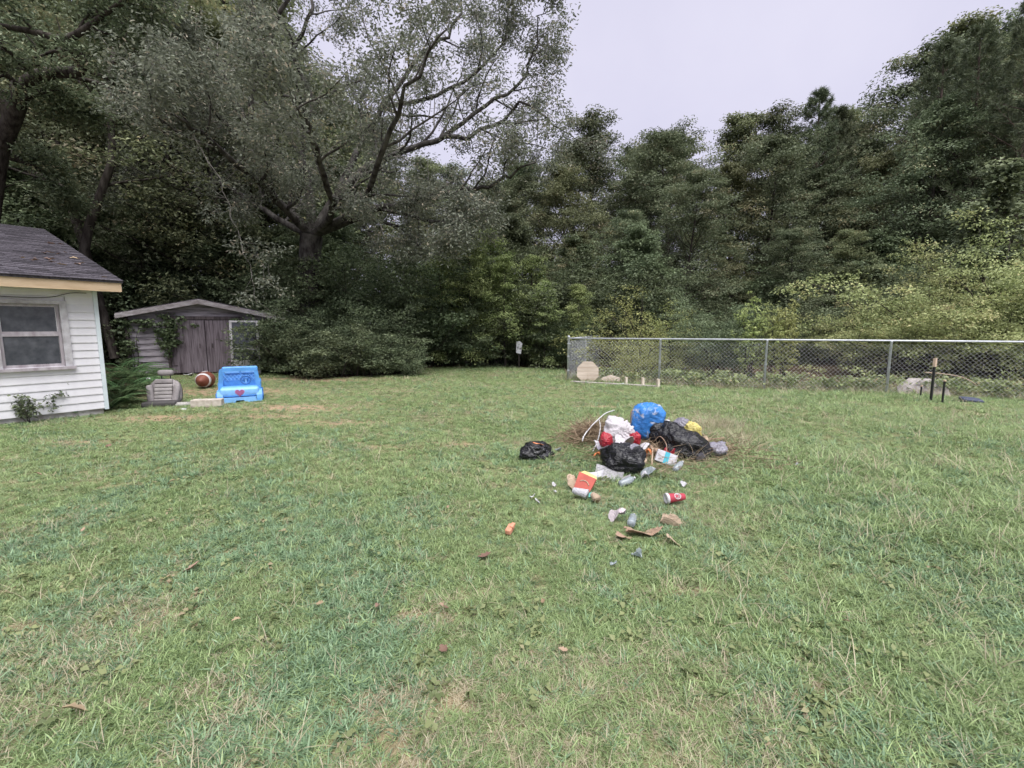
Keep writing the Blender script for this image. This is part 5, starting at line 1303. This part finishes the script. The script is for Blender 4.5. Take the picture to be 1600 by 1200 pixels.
MBB = MB().rbox((0, 0, 0.11), (0.085, 0.085, 0.2), 0.03, 3)
o = MBB.build('white_bottle', M['white_plastic'], None, True, HP(1047, 680, 5.75), (0.1, -0.3, 0)); tag(o, 'white plastic bottle standing behind the blue sack', 'bottle')
# newspapers
def sheet(name, label, cat, c, w, h, mat, seed, rot, bend=0.03, thick=0.004):
    n = 8; V = []; off = Vector((seed, seed * 2.0, 0))
    for j in range(n + 1):
        for i in range(n + 1):
            x, y = (i / n - .5) * w, (j / n - .5) * h
            V.append((x, y, bend * 2.2 * mnoise.noise(Vector((x * 5, y * 5, 0)) + off) + bend * (x / w) ** 2 * 2))
    me = bpy.data.meshes.new(name); me.from_pydata(V, [], [(j * (n + 1) + i, j * (n + 1) + i + 1, (j + 1) * (n + 1) + i + 1, (j + 1) * (n + 1) + i) for j in range(n) for i in range(n)]); me.materials.append(mat)
    o = link(name, me, None, c, rot); o.modifiers.new('thick', 'SOLIDIFY').thickness = thick
    return tag(o, label, cat)
sheet('newspaper', 'folded grey newspaper sticking up behind the printed page', 'newspaper', HP(945, 741, 4.62), 0.20, 0.17, M['newsprint'], 1.1, (0.75, 0.1, -0.35), thick=0.012)
sheet('newspaper', 'grey newspaper page full of print below the front sack', 'newspaper', HP(956, 750, 4.45), 0.19, 0.22, M['newsprint'], 2.3, (0.72, 0.12, -0.35), thick=0.01)
sheet('newspaper', 'newspaper page half under the front sack edge', 'newspaper', HP(970, 754, 4.42), 0.16, 0.17, M['newsprint'], 3.7, (0.6, 0.0, -0.55), thick=0.006)
sheet('newspaper', 'pale newspaper corner slipping down toward the red carton', 'newspaper', HP(936, 754, 4.52), 0.18, 0.16, M['white_paper'], 4.9, (0.85, -0.2, 0.1), thick=0.006)
g = HP(1037, 736, 4.85); bx = thing('small_box', 'white cardboard box with a teal band on the heap', 'box', g, -0.22)
rb_ = Matrix.Rotation(R(18), 4, 'Y') @ Matrix.Rotation(R(-25), 4, 'X')
bb = sub(MB().rbox((0, 0, 0.075), (0.22, 0.06, 0.13), 0.004, 1), 'body', M['white_paper'], bx, rb_)
MB().box((0.0, -0.0315, 0.075), (0.05, 0.004, 0.128)).build('print_band', M['teal'], bb)
# scraps in the grass
crumple('wrapper', 'pink and white crumpled wrapper in the grass', 'wrapper', GP(964, 812), (0.15, 0.10, 0.13), M['pink_paper'], 60, 0.5, 1.9, 20)
crumple('paper_bag', 'brown paper bag trodden flat in the grass', 'paper bag', GP(1004, 836), (0.30, 0.12, 0.10), M['brown_paper'], 61, 0.5, 1.9, 20, 0.1)
crumple('paper_bag', 'rounded brown paper lump at the end of the flat bag', 'paper bag', GP(974, 842), (0.16, 0.09, 0.07), M['brown_paper'], 62, 0.4, 1.7, 20, 0.4)
crumple('wrapper', 'pale brown napkin twisted up beyond the flat brown bag', 'wrapper', GP(1048, 818), (0.19, 0.08, 0.10), M['tan_paper'], 63, 0.6, 2.0, 20, -0.1)
crumple('wrapper', 'small tan crumpled napkin near the flat brown bag', 'wrapper', GP(1052, 850), (0.10, 0.08, 0.08), M['tan_paper'], 64, 0.5, 2.0, 20)
for px_, py_, s_, lb in ((832, 777, .05, 'small white paper ball left of the red carton'), (840, 786, .05, 'small white plastic scrap beside the paper ball'), (866, 758, .05, 'tiny white scrap between lone sack and carton'),
                         (1068, 760, .07, 'white paper scrap in the grass behind the red cup'), (995, 873, .075, 'clear bluish plastic scrap below the brown bag'), (958, 888, .05, 'tiny clear plastic scrap beside the bluish one'),
                         (1008, 748, .10, 'crumpled white paper in front of the teal box'), (867, 768, .03, 'white crumb of paper near the carton'), (1244, 730, .035, 'white scrap alone in the long grass'), (872, 706, .09, 'clear plastic scrap at the side of the lone sack')):
    crumple('paper_scrap', lb, 'paper', GP(px_, py_, 0.015), (s_, s_ * .8, s_ * .8), M['clear'] if 'clear' in lb else M['white_paper'], px_ % 97, 0.5, 2.0)
M['brick'] = surf('brick_fragment', (0.46, 0.20, 0.12), (0.62, 0.30, 0.20), 12, 0.9, 0.4)
o = MB().rbox((0, 0, 0.02), (0.045, 0.085, 0.04), 0.008, 2).rbox((0.015, 0.02, 0.04), (0.03, 0.05, 0.02), 0.006, 2).build('brick_fragment', M['brick'], None, False, GP(797, 836, .02), (0.25, 0, -0.4)); tag(o, 'orange brick fragment lying alone in the grass', 'brick')
for k, (px_, py_, Y_, mt, lb) in enumerate(((1000, 735, 4.85, 'tan_paper', 'tan paper scrap between the two front black sacks'), (1008, 704, 5.15, 'white_paper', 'white paper scrap under the blue sack'), (1024, 712, 5.1, 'brown_paper', 'brown paper scrap under the teal-banded box'),
        (958, 712, 5.05, 'white_paper', 'white paper scrap behind the slack front sack'), (942, 706, 5.1, 'grey_bag', 'grey plastic scrap left of the slack front sack'), (1098, 694, 5.4, 'tan_paper', 'tan paper scrap below the yellow bag'), (1092, 724, 4.95, 'grey_bag', 'grey plastic scrap at the foot of the big black sack'),
        (1042, 722, 5.0, 'red_bag', 'red scrap at the left foot of the big black sack'), (1002, 722, 4.95, 'red_bag', 'small red scrap on the edge of the slack sack'), (1126, 706, 5.4, 'white_paper', 'white scrap beyond the grey crushed bag'), (1012, 752, 4.5, 'clear', 'clear plastic film in the grass before the heap'),
        (1036, 668, 5.8, 'tan_paper', 'tan scrap peeping out behind the blue sack'))):
    crumple('wrapper', lb, 'wrapper', HP(px_, py_, Y_), (0.15 + .03 * (k % 3), 0.11, 0.09 + .02 * (k % 4)), M[mt], 200 + k, rz=k * .9)
g = HP(993, 690, 5.8); g[2] = ground_z(g[0], g[1]); hc = pz(637, 5.8) - g[2]
cf = thing('cardboard_flap', 'brown cardboard flap standing behind the blue sack', 'cardboard', g, 0.2)
MB().prism([(-.10, 0), (.12, 0), (.10, hc * .97), (-.02, hc), (-.08, hc * .9)], 'y', -.004, .004).build('panel', M['brown_paper'], cf)
MB().prism([(-.10, 0), (.12, 0), (.11, .1), (-.09, .12)], 'y', .006, .012).build('fold', M['brown_paper'], cf)
# white tube, sticks
def stick(name, label, pts, r, mat, cat='stick'):
    P = smooth_path([at(*p) for p in pts], 5); b0 = P[0].copy()
    o = MB().tube(P - b0, np.linspace(r, r * .7, len(P)), 6).build(name, mat, None, True, b0); return tag(o, label, cat)
stick('white_tube', 'thin bent white plastic tube lying on the dry grass heap', [(910, 690, 5.55), (912, 682, 5.58), (922, 668, 5.75), (934, 656, 5.9), (946, 646, 6.0), (960, 641, 6.05)], .009, M['white_plastic'], 'tube')
stick('white_tube', 'short white plastic tube slanting below the bent one', [(926, 706, 5.3), (934, 688, 5.5), (938, 668, 5.75), (936, 656, 5.9)], .007, M['white_plastic'], 'tube')
stick('stick', 'thin bare stick poking out past the yellow bag', [(1085, 690, 5.7), (1110, 686, 5.75), (1133, 684, 5.8)], .008, M['brown_paper'])
stick('stick', 'dry stalk bent over the big black sack', [(1030, 730, 4.85), (1042, 700, 4.95), (1032, 682, 5.05), (1022, 690, 5.1)], .005, M['brown_paper'])
stick('stick', 'pale upright stick between the two black sacks', [(1018, 744, 4.75), (1019, 715, 4.9), (1020, 700, 4.95)], .011, M['tan_paper'])
stick('stick', 'long bent dry branch lying before the hedge by the black stakes', [(1445, 582, 10.6), (1480, 585, 10.4), (1510, 592, 10.2), (1540, 612, 9.9)], .014, M['tan_paper'])
stick('stick', 'dark twig lying in the grass beside the lone sack', [(870, 712, 5.25), (885, 709, 5.35), (905, 708, 5.4)], .005, M['bark'])
# straw under and behind the heap
rng = np.random.default_rng(71); nS = 7000
left = rng.uniform(size=nS) < .5
cx = np.where(left, PILE2[0], PILE[0] + .25); cyy = np.where(left, PILE2[1], PILE[1] + .1)
x = cx + rng.normal(size=nS) * np.where(left, .20, .5); y = cyy + rng.normal(size=nS) * np.where(left, .18, .38)
z = gz(x, y) + np.abs(rng.normal(0, .06, nS)) * np.where(left, 1.0, .5) + .01
A = rand_unit(rng, nS); A[:, 2] *= .3; A[:, 0] += .5; A[:, 1] += .2
V, F = leaf_geo(np.stack([x, y, z], -1), A, rand_unit(rng, nS), rng.uniform(.12, .4, nS), .007, droop=.15)
o = link('straw', mesh_np('straw', V, F, M['straw'], attr={'rnd': ('FACE', rng.uniform(0, 1, nS))})); o['kind'] = 'stuff'; tag(o, 'heap of brown straw under the rubbish', 'straw')

# ------------------------------------------------------------------ fallen leaves
def leafmesh(seed):
    rng = np.random.default_rng(seed); n = 9
    u = np.linspace(0, 1, n); w = .30 * np.sin(math.pi * np.clip(u * .93 + .05, 0, 1)) * (1 + .35 * np.sin(u * 19 + seed))
    zc = .14 * np.sin(u * 3 + seed) + .12 * (u - .5) ** 2
    V = np.concatenate([np.stack([u - .5, w, zc + .10 * w / .3], -1), np.stack([u - .5, np.zeros(n), zc - .02], -1), np.stack([u - .5, -w, zc + .14 * w / .3], -1)])
    a = np.arange(n - 1); F = np.concatenate([np.stack([a, a + 1, a + n + 1, a + n], -1), np.stack([a + n, a + n + 1, a + 2 * n + 1, a + 2 * n], -1)])
    me = mesh_np('fallen_leaf', V, F, M['dead_leaf'], attr={'rnd': ('FACE', np.full(len(F), rng.uniform(.2, .9)))}); return me
LM = [leafmesh(s) for s in range(5)]
lr = random.Random(12)
for px_, py_, s_ in ((693, 1028, .09), (848, 952, .06), (757, 878, .13), (300, 892, .14), (118, 1120, .12), (1128, 888, .06), (590, 560 + 400, .06), (697, 962, .05), (268, 758, .10), (370, 980, .06), (880, 1030, .06), 
                     (1010, 800, .06), (1320, 560 + 420, .05), (330, 742, .08), (500, 955, .06), (1085, 905, .05), (690, 960, .05), (170, 700, .12), (60, 745, .10), (700, 800, .05), (130, 830, .06)):
    g = GP(px_, py_, 0.035)
    o = link('fallen_leaf', LM[lr.randrange(5)], None, g, (lr.uniform(-.4, .4), lr.uniform(-.4, .4), lr.uniform(0, 6.28)), s_ * .7)
    tag(o, 'curled brown dead leaf lying on the lawn', 'leaf', 'dead leaves on the lawn')
hm = Matrix.Translation((HC[0], HC[1], 0)) @ Matrix.Rotation(ha, 4, 'Z')
for k in range(42):
    x_ = lr.uniform(-2.2, 0.25); d_ = lr.uniform(0.05, 3.2) ** 1.0
    p = hm @ Vector((x_, -OV + d_, e0 + (d_ + 0.05) * SL + 0.022))
    o = link('fallen_leaf', LM[k % 5], None, p, (sa + lr.uniform(-.2, .2), lr.uniform(-.2, .2), ha + lr.uniform(0, 6.28)), lr.uniform(.06, .15))
    tag(o, 'brown dead leaf lying on the dark roof shingles', 'leaf', 'dead leaves on the house roof')
